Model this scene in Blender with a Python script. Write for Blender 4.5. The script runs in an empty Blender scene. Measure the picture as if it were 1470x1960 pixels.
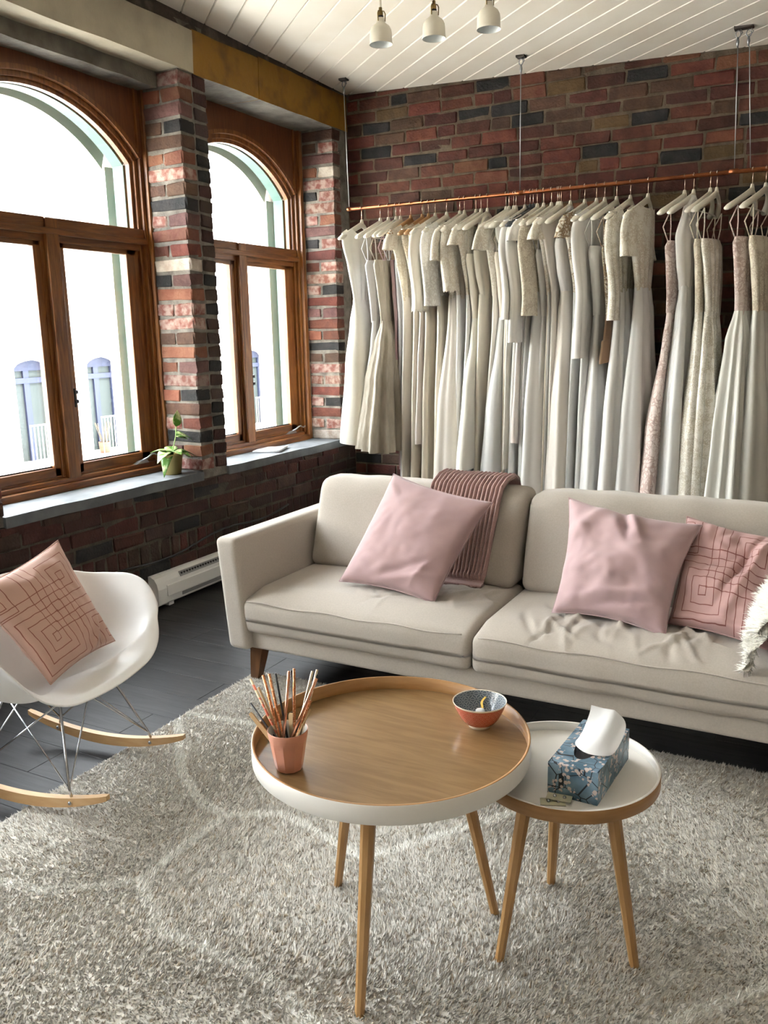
import bpy, bmesh, math, random
import numpy as np
from mathutils import Vector, Matrix, noise

SC = bpy.context.scene
COL = SC.collection
PI = math.pi
R = random.Random(7)

# ---------------------------------------------------------------- camera
cam_d = bpy.data.cameras.new('camera')
cam = bpy.data.objects.new('camera', cam_d)
COL.objects.link(cam)
cam_d.sensor_fit = 'VERTICAL'
cam_d.sensor_height = 24.0
cam_d.lens = 24.0 * 1628.0 / 1960.0
cam_d.clip_start = 0.05
cam_d.clip_end = 200
cam.matrix_world = Matrix(((0.884, -0.079, 0.461, 0.0), (0.467, 0.191, -0.863, 0.0), (-0.020, 0.978, 0.206, 1.5), (0, 0, 0, 1)))
SC.camera = cam

# ---------------------------------------------------------------- sky, sun, exposure
world = bpy.data.worlds.new('sky'); SC.world = world
world.use_nodes = True
bgn = world.node_tree.nodes['Background']
bgn.inputs['Color'].default_value = (0.92, 0.95, 1.0, 1)
bgn.inputs['Strength'].default_value = 7.0
sun_d = bpy.data.lights.new('sun', 'SUN'); sun_d.energy = 4.0; sun_d.angle = 0.01; sun_d.color = (1.0, 0.96, 0.90)
sun = bpy.data.objects.new('sun', sun_d); COL.objects.link(sun)
sun.location = (20, -10, 20)
sun.rotation_euler = Vector((-0.75, 0.28, -0.6)).to_track_quat('-Z', 'Y').to_euler()
WINY = [3.245, 4.845, 1.635, 0.025, -1.585]      # window centres along the wall
for yc in WINY:                                   # portals only steer the sampling of the sky through each opening
    for (z0, z1, hw) in ((0.78, 2.76, 0.66),):
        ld = bpy.data.lights.new('sky_portal', 'AREA'); ld.shape = 'RECTANGLE'
        ld.size = (z1 - z0); ld.size_y = hw * 2; ld.cycles.is_portal = True
        lo = bpy.data.objects.new('sky_portal', ld); COL.objects.link(lo)
        lo.location = (-3.98, yc, (z0 + z1) / 2); lo.rotation_euler = (0, -PI / 2, 0)
vs = SC.view_settings
vs.view_transform = 'Standard'; vs.look = 'None'; vs.gamma = 1.0; vs.use_curve_mapping = False
vs.exposure = 2.38
SC.cycles.max_bounces = 4; SC.cycles.diffuse_bounces = 3; SC.cycles.glossy_bounces = 2; SC.cycles.transmission_bounces = 2; SC.cycles.transparent_max_bounces = 6
SC.cycles.caustics_reflective = False; SC.cycles.caustics_refractive = False

# ---------------------------------------------------------------- helpers
def tag(o, label=None, cat=None, group=None, kind=None):
    if label: o['label'] = label
    if cat: o['category'] = cat
    if group: o['group'] = group
    if kind: o['kind'] = kind
    return o

def empty(name, loc=(0, 0, 0), label=None, cat=None, group=None, kind=None):
    o = bpy.data.objects.new(name, None); COL.objects.link(o)
    o.location = loc; o.empty_display_size = 0.1
    return tag(o, label, cat, group, kind)

def link(name, me, m=None, parent=None, smooth=False):
    if m is not None and not me.materials: me.materials.append(m)
    if smooth:
        me.polygons.foreach_set('use_smooth', [True] * len(me.polygons))
    o = bpy.data.objects.new(name, me); COL.objects.link(o)
    if parent is not None:
        o.parent = parent
        o.matrix_parent_inverse = wmat(parent).inverted()
    return o

def wmat(o):
    m = o.matrix_basis.copy()
    if o.parent: m = wmat(o.parent) @ o.matrix_parent_inverse @ m
    return m

def mesh(name, verts, faces, m=None, parent=None, smooth=False, uvs=None):
    me = bpy.data.meshes.new(name)
    me.from_pydata([tuple(v) for v in verts], [], faces)
    if uvs is not None:
        ul = me.uv_layers.new(name='UVMap')
        li = np.empty(len(me.loops), dtype=np.int32); me.loops.foreach_get('vertex_index', li)
        ul.data.foreach_set('uv', np.asarray(uvs, dtype=np.float32)[li].ravel())
    me.update()
    return link(name, me, m, parent, smooth)

def frombm(name, bm, m=None, parent=None, smooth=False):
    me = bpy.data.meshes.new(name)
    bmesh.ops.recalc_face_normals(bm, faces=bm.faces[:])
    bm.to_mesh(me); bm.free()
    return link(name, me, m, parent, smooth)

def bbox(bm, x0, x1, y0, y1, z0, z1, bev=0.0, seg=1):
    r = bmesh.ops.create_cube(bm, size=1.0)
    vs_ = r['verts']
    for v in vs_:
        v.co = Vector(((x0 + x1) / 2 + v.co.x * (x1 - x0), (y0 + y1) / 2 + v.co.y * (y1 - y0), (z0 + z1) / 2 + v.co.z * (z1 - z0)))
    if bev > 0:
        es = list({e for v in vs_ for e in v.link_edges})
        bmesh.ops.bevel(bm, geom=es, offset=bev, segments=seg, affect='EDGES', profile=0.5)

def box(name, x0, x1, y0, y1, z0, z1, m=None, parent=None, bev=0.0, seg=1, smooth=False):
    bm = bmesh.new(); bbox(bm, min(x0, x1), max(x0, x1), min(y0, y1), max(y0, y1), min(z0, z1), max(z0, z1), bev, seg)
    return frombm(name, bm, m, parent, smooth)

def boxes(name, lst, m=None, parent=None, bev=0.0):
    bm = bmesh.new()
    for b in lst: bbox(bm, *b, bev)
    return frombm(name, bm, m, parent)

def tube_data(pts, rad, n=8, cap=True, V=None, F=None):
    V = [] if V is None else V; F = [] if F is None else F
    pts = [Vector(p) for p in pts]
    k = len(pts)
    rads = rad if isinstance(rad, (list, tuple)) else [rad] * k
    base = len(V)
    t = (pts[1] - pts[0]).normalized()
    ref = Vector((0, 0, 1)) if abs(t.z) < 0.9 else Vector((1, 0, 0))
    nrm = t.cross(ref).normalized()
    for i in range(k):
        if i == 0: t = (pts[1] - pts[0])
        elif i == k - 1: t = (pts[-1] - pts[-2])
        else: t = (pts[i + 1] - pts[i]).normalized() + (pts[i] - pts[i - 1]).normalized()
        t = t.normalized()
        nrm = (nrm - t * nrm.dot(t)).normalized()
        b = t.cross(nrm)
        for j in range(n):
            a = 2 * PI * j / n
            V.append(pts[i] + (nrm * math.cos(a) + b * math.sin(a)) * rads[i])
    for i in range(k - 1):
        for j in range(n):
            F.append((base + i * n + j, base + i * n + (j + 1) % n, base + (i + 1) * n + (j + 1) % n, base + (i + 1) * n + j))
    if cap:
        F.append(tuple(base + j for j in range(n))[::-1])
        F.append(tuple(base + (k - 1) * n + j for j in range(n)))
    return V, F

def tube(name, pts, rad, m=None, parent=None, n=8, cap=True, smooth=True):
    V, F = tube_data(pts, rad, n, cap)
    return mesh(name, V, F, m, parent, smooth)

def loft(rings, closed=True, cap0=False, cap1=False, V=None, F=None):
    V = [] if V is None else V; F = [] if F is None else F
    base = len(V); n = len(rings[0])
    for r in rings: V.extend(r)
    for i in range(len(rings) - 1):
        for j in range(n if closed else n - 1):
            F.append((base + i * n + j, base + i * n + (j + 1) % n, base + (i + 1) * n + (j + 1) % n, base + (i + 1) * n + j))
    if cap0: F.append(tuple(base + j for j in range(n))[::-1])
    if cap1: F.append(tuple(base + (len(rings) - 1) * n + j for j in range(n)))
    return V, F

def lathe(name, prof, c, m=None, parent=None, n=48, smooth=True, facet=None):
    """prof: list of (r, z) ; c: base centre"""
    rings = []
    for (r, z) in prof:
        rings.append([(c[0] + r * math.cos(2 * PI * j / n), c[1] + r * math.sin(2 * PI * j / n), c[2] + z) for j in range(n)])
    V, F = loft(rings)
    return mesh(name, V, F, m, parent, smooth)

def rbox_data(s, r, n):
    """rounded box centred at 0, half sizes s, radius r, cells n per axis"""
    V = []; F = []
    def pos(p):
        q = [max(-(s[i] - r), min(s[i] - r, p[i])) for i in range(3)]
        d = Vector([p[i] - q[i] for i in range(3)])
        if d.length > 1e-9: d = d.normalized() * r
        return Vector(q) + d
    def ticks(si, k):
        k = max(k, 6)
        e = 4
        a = [-si + r * (1 - math.cos(PI / 2 * j / e)) for j in range(e)] if True else []
        mid = [-(si - r) + 2 * (si - r) * j / (k) for j in range(k + 1)]
        return a + mid + [-q for q in reversed(a)]
    T = [ticks(s[i], n[i]) for i in range(3)]
    for ax in range(3):
        u, w = (ax + 1) % 3, (ax + 2) % 3
        for sg in (-1, 1):
            base = len(V)
            for a in T[u]:
                for b in T[w]:
                    p = [0, 0, 0]; p[ax] = sg * s[ax]; p[u] = a; p[w] = b
                    V.append(pos(p))
            nw = len(T[w])
            for i in range(len(T[u]) - 1):
                for j in range(nw - 1):
                    f = (base + i * nw + j, base + (i + 1) * nw + j, base + (i + 1) * nw + j + 1, base + i * nw + j + 1)
                    F.append(f if sg > 0 else f[::-1])
    return V, F

def rbox(name, s, r, n, fn, m, parent):
    """rounded box whose points go through fn(Vector)->Vector (world)"""
    V, F = rbox_data(s, r, n)
    bm = bmesh.new()
    vv = [bm.verts.new(v) for v in V]
    for f in F:
        try: bm.faces.new([vv[i] for i in f])
        except ValueError: pass
    bmesh.ops.remove_doubles(bm, verts=bm.verts[:], dist=1e-5)
    for v in bm.verts: v.co = fn(v.co.copy())
    me = bpy.data.meshes.new(name); bm.to_mesh(me); bm.free()
    return link(name, me, m, parent, True)

def sstep(a, b, x):
    t = max(0.0, min(1.0, (x - a) / (b - a))); return t * t * (3 - 2 * t)

def lerp(a, b, t): return a + (b - a) * t

def table_interp(tab, z):
    """tab: rows (z, v1, v2 ...) with falling z"""
    if z >= tab[0][0]: return tab[0][1:]
    for i in range(len(tab) - 1):
        if tab[i + 1][0] <= z:
            t = (tab[i][0] - z) / (tab[i][0] - tab[i + 1][0])
            t = t * t * (3 - 2 * t) * 0.6 + t * 0.4
            return [lerp(a, b, t) for a, b in zip(tab[i][1:], tab[i + 1][1:])]
    return tab[-1][1:]

def copy_tree(o, parent=None):
    c = o.copy(); COL.objects.link(c); c.parent = parent
    for ch in [q for q in bpy.data.objects if q.parent == o]:
        copy_tree(ch, c)
    return c

# ---------------------------------------------------------------- materials
MATS = {}
def mat(name, col, rough=0.6, metal=0.0, var=None, scale=20.0, stretch=(1, 1, 1), bump=0.0, bscale=80.0, rnd=0.0, sheen=0.0,
        spec=0.5, coord='Object', trans=0.0, dist=0.0, detail=4.0, hue=0.0, contrast=(0.35, 0.65), coat=0.0):
    """principled material; var: second colour mixed by noise; rnd: value spread by object"""
    if name in MATS: return MATS[name]
    m = bpy.data.materials.new(name); m.use_nodes = True; MATS[name] = m
    nt = m.node_tree; N = nt.nodes; L = nt.links
    b = N['Principled BSDF']
    b.inputs['Roughness'].default_value = rough
    b.inputs['Metallic'].default_value = metal
    b.inputs['Specular IOR Level'].default_value = spec
    if sheen: b.inputs['Sheen Weight'].default_value = sheen
    if coat: b.inputs['Coat Weight'].default_value = coat
    tc = N.new('ShaderNodeTexCoord'); mp = N.new('ShaderNodeMapping')
    mp.inputs['Scale'].default_value = stretch
    if coord == 'World':
        ge = N.new('ShaderNodeNewGeometry'); L.new(ge.outputs['Position'], mp.inputs['Vector'])
    else: L.new(tc.outputs[coord], mp.inputs['Vector'])
    src = None
    if var is not None:
        nz = N.new('ShaderNodeTexNoise'); nz.inputs['Scale'].default_value = scale; nz.inputs['Detail'].default_value = detail
        nz.inputs['Distortion'].default_value = dist
        L.new(mp.outputs[0], nz.inputs['Vector'])
        rp = N.new('ShaderNodeValToRGB')
        rp.color_ramp.elements[0].position = contrast[0]; rp.color_ramp.elements[0].color = (*col, 1)
        rp.color_ramp.elements[1].position = contrast[1]; rp.color_ramp.elements[1].color = (*var, 1)
        L.new(nz.outputs['Fac'], rp.inputs['Fac'])
        src = rp.outputs['Color']
    if rnd or hue:
        oi = N.new('ShaderNodeObjectInfo'); hs = N.new('ShaderNodeHueSaturation')
        mr = N.new('ShaderNodeMapRange'); mr.inputs['To Min'].default_value = 1 - rnd; mr.inputs['To Max'].default_value = 1 + rnd
        L.new(oi.outputs['Random'], mr.inputs['Value']); L.new(mr.outputs[0], hs.inputs['Value'])
        if hue:
            mh = N.new('ShaderNodeMapRange'); mh.inputs['To Min'].default_value = 0.5 - hue; mh.inputs['To Max'].default_value = 0.5 + hue
            ml = N.new('ShaderNodeMath'); ml.operation = 'FRACT'; mm = N.new('ShaderNodeMath'); mm.operation = 'MULTIPLY'; mm.inputs[1].default_value = 7.31
            L.new(oi.outputs['Random'], mm.inputs[0]); L.new(mm.outputs[0], ml.inputs[0]); L.new(ml.outputs[0], mh.inputs['Value']); L.new(mh.outputs[0], hs.inputs['Hue'])
        if src is None: hs.inputs['Color'].default_value = (*col, 1)
        else: L.new(src, hs.inputs['Color'])
        src = hs.outputs['Color']
    if src is None: b.inputs['Base Color'].default_value = (*col, 1)
    else: L.new(src, b.inputs['Base Color'])
    if bump:
        n2 = N.new('ShaderNodeTexNoise'); n2.inputs['Scale'].default_value = bscale; n2.inputs['Detail'].default_value = 3
        L.new(mp.outputs[0], n2.inputs['Vector'])
        bp = N.new('ShaderNodeBump'); bp.inputs['Strength'].default_value = bump; bp.inputs['Distance'].default_value = 0.01
        L.new(n2.outputs['Fac'], bp.inputs['Height']); L.new(bp.outputs[0], b.inputs['Normal'])
    if trans:
        tl = N.new('ShaderNodeBsdfTranslucent'); mx = N.new('ShaderNodeMixShader'); mx.inputs[0].default_value = trans
        if src is None: tl.inputs['Color'].default_value = (*col, 1)
        else: L.new(src, tl.inputs['Color'])
        out = [n for n in N if n.type == 'OUTPUT_MATERIAL'][0]
        L.new(b.outputs[0], mx.inputs[1]); L.new(tl.outputs[0], mx.inputs[2]); L.new(mx.outputs[0], out.inputs['Surface'])
    return m

def glass_mat(name, tint=(1, 1, 1), refl=0.06, rough=0.0, dirt=0.0):
    if name in MATS: return MATS[name]
    m = bpy.data.materials.new(name); m.use_nodes = True; MATS[name] = m
    nt = m.node_tree; N = nt.nodes; L = nt.links; N.remove(N['Principled BSDF'])
    out = N['Material Output']
    t = N.new('ShaderNodeBsdfTransparent'); t.inputs['Color'].default_value = (*tint, 1)
    g = N.new('ShaderNodeBsdfGlossy'); g.inputs['Roughness'].default_value = rough
    mx = N.new('ShaderNodeMixShader'); mx.inputs[0].default_value = refl
    L.new(t.outputs[0], mx.inputs[1]); L.new(g.outputs[0], mx.inputs[2])
    last = mx.outputs[0]
    if dirt:
        d = N.new('ShaderNodeBsdfDiffuse'); d.inputs['Color'].default_value = (0.8, 0.8, 0.78, 1)
        nz = N.new('ShaderNodeTexNoise'); nz.inputs['Scale'].default_value = 6; nz.inputs['Detail'].default_value = 8
        tc = N.new('ShaderNodeTexCoord'); L.new(tc.outputs['Object'], nz.inputs['Vector'])
        mr = N.new('ShaderNodeMapRange'); mr.inputs['From Min'].default_value = 0.45; mr.inputs['From Max'].default_value = 0.8; mr.inputs['To Max'].default_value = dirt
        L.new(nz.outputs['Fac'], mr.inputs['Value'])
        m2 = N.new('ShaderNodeMixShader'); L.new(mr.outputs[0], m2.inputs[0]); L.new(last, m2.inputs[1]); L.new(d.outputs[0], m2.inputs[2]); last = m2.outputs[0]
    L.new(last, out.inputs['Surface'])
    return m

def lace_mat(name, col, ground, scale=45.0, amount=0.5, rough=0.75, spark=0.0, trans=0.15):
    """lace: raised floral cells over a ground"""
    if name in MATS: return MATS[name]
    m = bpy.data.materials.new(name); m.use_nodes = True; MATS[name] = m
    nt = m.node_tree; N = nt.nodes; L = nt.links; b = N['Principled BSDF']
    b.inputs['Roughness'].default_value = rough
    tc = N.new('ShaderNodeTexCoord')
    nz = N.new('ShaderNodeTexNoise'); nz.inputs['Scale'].default_value = scale * 0.5; nz.inputs['Detail'].default_value = 3
    L.new(tc.outputs['Object'], nz.inputs['Vector'])
    vm = N.new('ShaderNodeMix'); vm.data_type = 'VECTOR'; vm.inputs[0].default_value = 0.06
    L.new(tc.outputs['Object'], vm.inputs[4]); L.new(nz.outputs['Color'], vm.inputs[5])
    vo = N.new('ShaderNodeTexVoronoi'); vo.inputs['Scale'].default_value = scale; vo.feature = 'DISTANCE_TO_EDGE'
    L.new(vm.outputs[1], vo.inputs['Vector'])
    v2 = N.new('ShaderNodeTexNoise'); v2.inputs['Scale'].default_value = scale * 0.28; v2.inputs['Detail'].default_value = 2
    L.new(tc.outputs['Object'], v2.inputs['Vector'])
    ad = N.new('ShaderNodeMath'); ad.operation = 'MULTIPLY_ADD'; ad.inputs[1].default_value = 1.6; L.new(vo.outputs['Distance'], ad.inputs[0])
    s2 = N.new('ShaderNodeMath'); s2.operation = 'SUBTRACT'; s2.inputs[1].default_value = amount
    L.new(v2.outputs['Fac'], s2.inputs[0]); L.new(s2.outputs[0], ad.inputs[2])
    rp = N.new('ShaderNodeValToRGB'); rp.color_ramp.elements[0].position = 0.08; rp.color_ramp.elements[1].position = 0.2
    rp.color_ramp.elements[0].color = (*ground, 1); rp.color_ramp.elements[1].color = (*col, 1)
    L.new(ad.outputs[0], rp.inputs['Fac']); L.new(rp.outputs['Color'], b.inputs['Base Color'])
    bp = N.new('ShaderNodeBump'); bp.inputs['Strength'].default_value = 0.7; bp.inputs['Distance'].default_value = 0.006
    L.new(rp.outputs['Color'], bp.inputs['Height']); L.new(bp.outputs[0], b.inputs['Normal'])
    if spark: b.inputs['Roughness'].default_value = 0.25; b.inputs['Specular IOR Level'].default_value = 0.9
    return m

def grid_mat(name, col, line, rough=0.8):
    """cushion cloth printed with two overlapping nests of square outlines (uses the cushion's own UV)"""
    m = bpy.data.materials.new(name); m.use_nodes = True; MATS[name] = m
    nt = m.node_tree; N = nt.nodes; L = nt.links; b = N['Principled BSDF']
    b.inputs['Roughness'].default_value = rough; b.inputs['Sheen Weight'].default_value = 0.2
    uv = N.new('ShaderNodeUVMap'); uv.uv_map = 'UVMap'
    sp = N.new('ShaderNodeSeparateXYZ')
    nz = N.new('ShaderNodeTexNoise'); nz.inputs['Scale'].default_value = 7
    L.new(uv.outputs[0], nz.inputs['Vector'])
    mv = N.new('ShaderNodeMix'); mv.data_type = 'VECTOR'; mv.inputs[0].default_value = 0.025
    L.new(uv.outputs[0], mv.inputs[4]); L.new(nz.outputs['Color'], mv.inputs[5]); L.new(mv.outputs[1], sp.inputs[0])
    def M(op, a, b_=None):
        n = N.new('ShaderNodeMath'); n.operation = op
        for i, q in enumerate((a, b_)):
            if q is None: continue
            if isinstance(q, (int, float)): n.inputs[i].default_value = q
            else: L.new(q, n.inputs[i])
        return n.outputs[0]
    fac = None
    for (cx, cy) in ((0.3, 0.3), (0.72, 0.72), (0.0, 0.82), (0.95, 0.1)):
        dx = M('ABSOLUTE', M('SUBTRACT', sp.outputs[0], cx)); dy = M('ABSOLUTE', M('SUBTRACT', sp.outputs[1], cy))
        d = M('MAXIMUM', dx, dy)
        fr = M('ABSOLUTE', M('SUBTRACT', M('FRACT', M('MULTIPLY', d, 14.0)), 0.5))
        ln = M('LESS_THAN', fr, 0.052)
        lim = M('LESS_THAN', d, 0.46 if cx in (0.3, 0.72) else 0.24)
        lim2 = M('GREATER_THAN', d, 0.02)
        v = M('MULTIPLY', M('MULTIPLY', ln, lim), lim2)
        fac = v if fac is None else M('MAXIMUM', fac, v)
    mx = N.new('ShaderNodeMix'); mx.data_type = 'RGBA'
    mx.inputs[6].default_value = (*col, 1); mx.inputs[7].default_value = (*line, 1)
    L.new(fac, mx.inputs[0]); L.new(mx.outputs[2], b.inputs['Base Color'])
    return m

M_WOOD = mat('stained_window_wood', (0.1100, 0.0334, 0.0079), 0.36, var=(0.2376, 0.0924, 0.0229), scale=5, stretch=(6, 6, 0.6), bump=0.08, bscale=30, dist=1.5)
M_WOODH = mat('stained_window_wood_level', (0.1012, 0.0317, 0.0079), 0.36, var=(0.2112, 0.0810, 0.0211), scale=5, stretch=(6, 0.6, 6), bump=0.08, bscale=30, dist=1.5)
M_PLY = mat('red_brown_plywood', (0.1012, 0.0282, 0.0070), 0.5, var=(0.1452, 0.0475, 0.0132), scale=6, stretch=(5, 5, 0.5), dist=2)
M_MORTAR = mat('grey_mortar', (0.1066, 0.0943, 0.0779), 0.95, var=(0.2132, 0.1927, 0.1640), scale=14, bump=0.6, bscale=90)
M_MORTARB = mat('brown_mortar', (0.075, 0.057, 0.038), 0.95, var=(0.15, 0.115, 0.078), scale=14, bump=0.6, bscale=90)
def brick_mat(n, a, b, sc=14, con=(0.35, 0.65), hue=0.008):
    return mat('brick_' + n, a, 0.88, var=b, scale=sc, bump=0.55, bscale=70, rnd=0.28, hue=hue, contrast=con, coord='World')
BR = {
 'red': brick_mat('red', (0.0820, 0.0213, 0.0123), (0.1271, 0.0369, 0.0213)),
 'deep': brick_mat('deep', (0.0492, 0.0139, 0.0090), (0.0820, 0.0246, 0.0156)),
 'brown': brick_mat('brown', (0.0508, 0.0238, 0.0131), (0.0820, 0.0410, 0.0238)),
 'orange': brick_mat('orange', (0.1353, 0.0426, 0.0213), (0.1804, 0.0754, 0.0410)),
 'ochre': brick_mat('ochre', (0.0861, 0.0467, 0.0172), (0.1189, 0.0697, 0.0279)),
 'black': brick_mat('black', (0.0074, 0.0074, 0.0082), (0.0213, 0.0189, 0.0180)),
 'pale': brick_mat('pale', (0.2788, 0.2214, 0.1763), (0.4264, 0.3772, 0.3198)),
 'washed': brick_mat('washed', (0.1558, 0.0541, 0.0377), (0.2952, 0.2132, 0.1763), sc=22, con=(0.4, 0.62)),
 'mauve': brick_mat('mauve', (0.0861, 0.0377, 0.0328), (0.1394, 0.0672, 0.0590)),
}
LOWB = {k: brick_mat('shaded_' + k, a, b) for k, a, b in (('red', (0.0410, 0.0115, 0.0074), (0.0656, 0.0197, 0.0123)), ('deep', (0.0279, 0.0090, 0.0066), (0.0459, 0.0148, 0.0098)), ('brown', (0.0295, 0.0156, 0.0098), (0.0476, 0.0254, 0.0156)), ('black', (0.0066, 0.0066, 0.0074), (0.0164, 0.0148, 0.0139)), ('mauve', (0.0410, 0.0213, 0.0180), (0.0656, 0.0369, 0.0295)))}  # darkened copies of the brick colours, with the shade put into the colour
M_FLOOR = mat('dark_grey_wood_plank', (0.0070, 0.0067, 0.0073), 0.5, spec=0.35, var=(0.0225, 0.0215, 0.0220), scale=3.0, stretch=(1.2, 14, 1), bump=0.05, bscale=40, rnd=0.25, dist=1.0, detail=8, coord='World')
M_CEIL = mat('cream_white_ceiling_paint', (0.80, 0.745, 0.65), 0.55, var=(0.76, 0.69, 0.58), scale=3, rnd=0.03, coord='World')
M_CEILB = mat('ceiling_joint_shadow_gap', (0.45, 0.40, 0.33), 0.9)
M_PLASTER = mat('warm_wall_paint', (0.46, 0.40, 0.33), 0.8, var=(0.40, 0.35, 0.28), scale=2)
M_CREAMB = mat('cream_painted_concrete', (0.4510, 0.4018, 0.2952), 0.8, var=(0.3280, 0.2870, 0.2132), scale=4, bump=0.35, bscale=25, detail=8, contrast=(0.45, 0.75))
M_YELLOW = mat('yellow_painted_concrete', (0.2706, 0.1312, 0.0098), 0.7, var=(0.1230, 0.0574, 0.0098), scale=7, bump=0.4, bscale=30, detail=10, contrast=(0.5, 0.78))
M_LINTEL = mat('grey_concrete', (0.1804, 0.1640, 0.1353), 0.9, var=(0.0820, 0.0722, 0.0574), scale=7, bump=0.5, bscale=40, detail=8)
M_DARKSTRIP = mat('dark_crumbling_plaster', (0.055, 0.042, 0.032), 0.95, var=(0.16, 0.13, 0.10), scale=10, bump=0.9, bscale=45, detail=8, contrast=(0.5, 0.75))
M_SILL = mat('blue_grey_concrete_sill', (0.0820, 0.0902, 0.0968), 0.7, var=(0.1312, 0.1394, 0.1460), scale=8, bump=0.2, bscale=60, detail=8)
M_GLASS = glass_mat('window_glass', (0.97, 0.985, 0.98), 0.05)
M_TEAL = mat('teal_outer_frame_paint', (0.06, 0.125, 0.105), 0.6)
M_STONE = mat('pale_sunlit_stone', (0.80, 0.76, 0.70), 0.9, var=(0.70, 0.65, 0.58), scale=1.5, bump=0.3, bscale=12)
M_CHROME = mat('chrome', (0.50, 0.51, 0.53), 0.2, 1.0)
M_STEEL = mat('galvanised_steel', (0.36, 0.37, 0.38), 0.38, 1.0)
M_BLACK = mat('black_plastic', (0.012, 0.011, 0.012), 0.4)
M_COPPER = mat('copper_pipe', (0.42, 0.15, 0.065), 0.34, 1.0, var=(0.26, 0.09, 0.04), scale=6)

# ================================================================ ROOM SHELL
XR, YN, YB, XW = 2.7, -2.6, 5.8, -3.34          # right wall, near wall, brick back wall, window wall face
def zc(x, y): return 3.2 - 0.04 * (x - XW) - 0.02 * (y - YB)

# ---- floor
floor = box('floor', XW - 0.4, XR, YN, YB + 0.1, -0.12, -0.012, M_BLACK)
tag(floor, 'dark grey wood plank floor beside and under the rug', 'floor', kind='structure')
pw, pl = 0.185, 1.25
plank_meshes = {}
row = 0
y = YN
while y < YB:
    x = XW - (row * 0.47 % 1.0) * pl
    y1 = min(y + pw, YB)
    while x < XR:
        a, b = max(x, XW), min(x + pl, XR)
        if b - a > 0.02:
            key = (round(b - a, 3), round(y1 - y, 3))
            if key not in plank_meshes:
                bm = bmesh.new(); bbox(bm, 0.0006, key[0] - 0.0006, 0.0006, key[1] - 0.0006, -0.012, 0.0, 0.001)
                me = bpy.data.meshes.new('floor_plank'); bmesh.ops.recalc_face_normals(bm, faces=bm.faces[:]); bm.to_mesh(me); bm.free(); me.materials.append(M_FLOOR)
                plank_meshes[key] = me
            o = bpy.data.objects.new('floor_plank', plank_meshes[key]); COL.objects.link(o); o.location = (a, y, 0); o.parent = floor
        x += pl
    y += pw; row += 1

# ---- ceiling: slab and diagonal boards
cs = [(x, y) for x, y in ((XW - 0.4, YN), (XR, YN), (XR, YB + 0.1), (XW - 0.4, YB + 0.1))]
V = [(x, y, zc(x, y) + 0.02) for x, y in cs] + [(x, y, zc(x, y) + 0.3) for x, y in cs]
ceiling = mesh('ceiling', V, [(3, 2, 1, 0), (4, 5, 6, 7), (0, 1, 5, 4), (1, 2, 6, 5), (2, 3, 7, 6), (3, 0, 4, 7)], M_CEILB)
tag(ceiling, 'cream painted board ceiling with boards running diagonally', 'ceiling', kind='structure')
ang = math.radians(-42); dx, dy = math.cos(ang), math.sin(ang); nx, ny = -dy, dx
def clip_half(poly, a, b, c):          # keep a*x+b*y<=c
    out = []
    for i in range(len(poly)):
        p, q = poly[i], poly[(i + 1) % len(poly)]
        fp, fq = a * p[0] + b * p[1] - c, a * q[0] + b * q[1] - c
        if fp <= 0: out.append(p)
        if fp * fq < 0:
            t = fp / (fp - fq); out.append((p[0] + (q[0] - p[0]) * t, p[1] + (q[1] - p[1]) * t))
    return out
rect = [(XW, YN), (XR, YN), (XR, YB), (XW, YB)]
ds = [nx * x + ny * y for x, y in rect]
d = min(ds); bwid = 0.149
while d < max(ds):
    polys = []
    for g in (0.0, 0.0045):
        p = clip_half(rect, nx, ny, d + bwid - 0.0015 - g)
        p = clip_half(p, -nx, -ny, -(d + 0.0015 + g)) if len(p) > 2 else p
        polys.append(p)
    if len(polys[0]) > 2 and len(polys[1]) == len(polys[0]):
        n = len(polys[0])
        V = [(x, y, zc(x, y) + 0.02) for x, y in polys[0]] + [(x, y, zc(x, y) + 0.0045) for x, y in polys[0]] + [(x, y, zc(x, y)) for x, y in polys[1]]
        F = [tuple(range(n))] + [tuple(range(2 * n, 3 * n))[::-1]]
        for k in (0, n):
            for i in range(n): F.append((k + i, k + n + i, k + n + (i + 1) % n, k + (i + 1) % n))
        mesh('ceiling_board', V, F, M_CEIL, ceiling)
    d += bwid

# ---- bricks
_bm_cache = {}
def brick_mesh(l, dpt, h, v):
    key = (round(l, 3), round(dpt, 3), round(h, 3), v)
    if key in _bm_cache: return _bm_cache[key]
    rr = random.Random(hash(key) & 0xffff)
    bm = bmesh.new(); bbox(bm, -l / 2, l / 2, -dpt / 2, dpt / 2, -h / 2, h / 2, 0.006)
    for vt in bm.verts: vt.co += Vector((rr.uniform(-.006, .006), rr.uniform(-.004, .004), rr.uniform(-.005, .005)))
    me = bpy.data.meshes.new('brick'); bmesh.ops.recalc_face_normals(bm, faces=bm.faces[:]); bm.to_mesh(me); bm.free()
    me.materials.append(BR['red']); _bm_cache[key] = me
    return me
def brick(parent, c, l, dpt, h, m, rz=0.0):
    o = bpy.data.objects.new('brick', brick_mesh(l, dpt, h, R.randrange(4))); COL.objects.link(o)
    o.location = c; o.rotation_euler = (R.uniform(-.012, .012), R.uniform(-.012, .012), rz + R.uniform(-.012, .012)); o.parent = parent
    o.material_slots[0].link = 'OBJECT'; o.material_slots[0].material = m
    return o
def pick(w, src=None):
    t = R.random() * sum(w.values())
    for k, q in w.items():
        t -= q
        if t <= 0: return (src or BR)[k]
    return BR['red']
W_BACK = {'red': 30, 'deep': 34, 'brown': 16, 'orange': 4, 'ochre': 8, 'black': 12}
W_LOW = {'red': 26, 'deep': 36, 'brown': 26, 'black': 7, 'mauve': 10}
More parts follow.
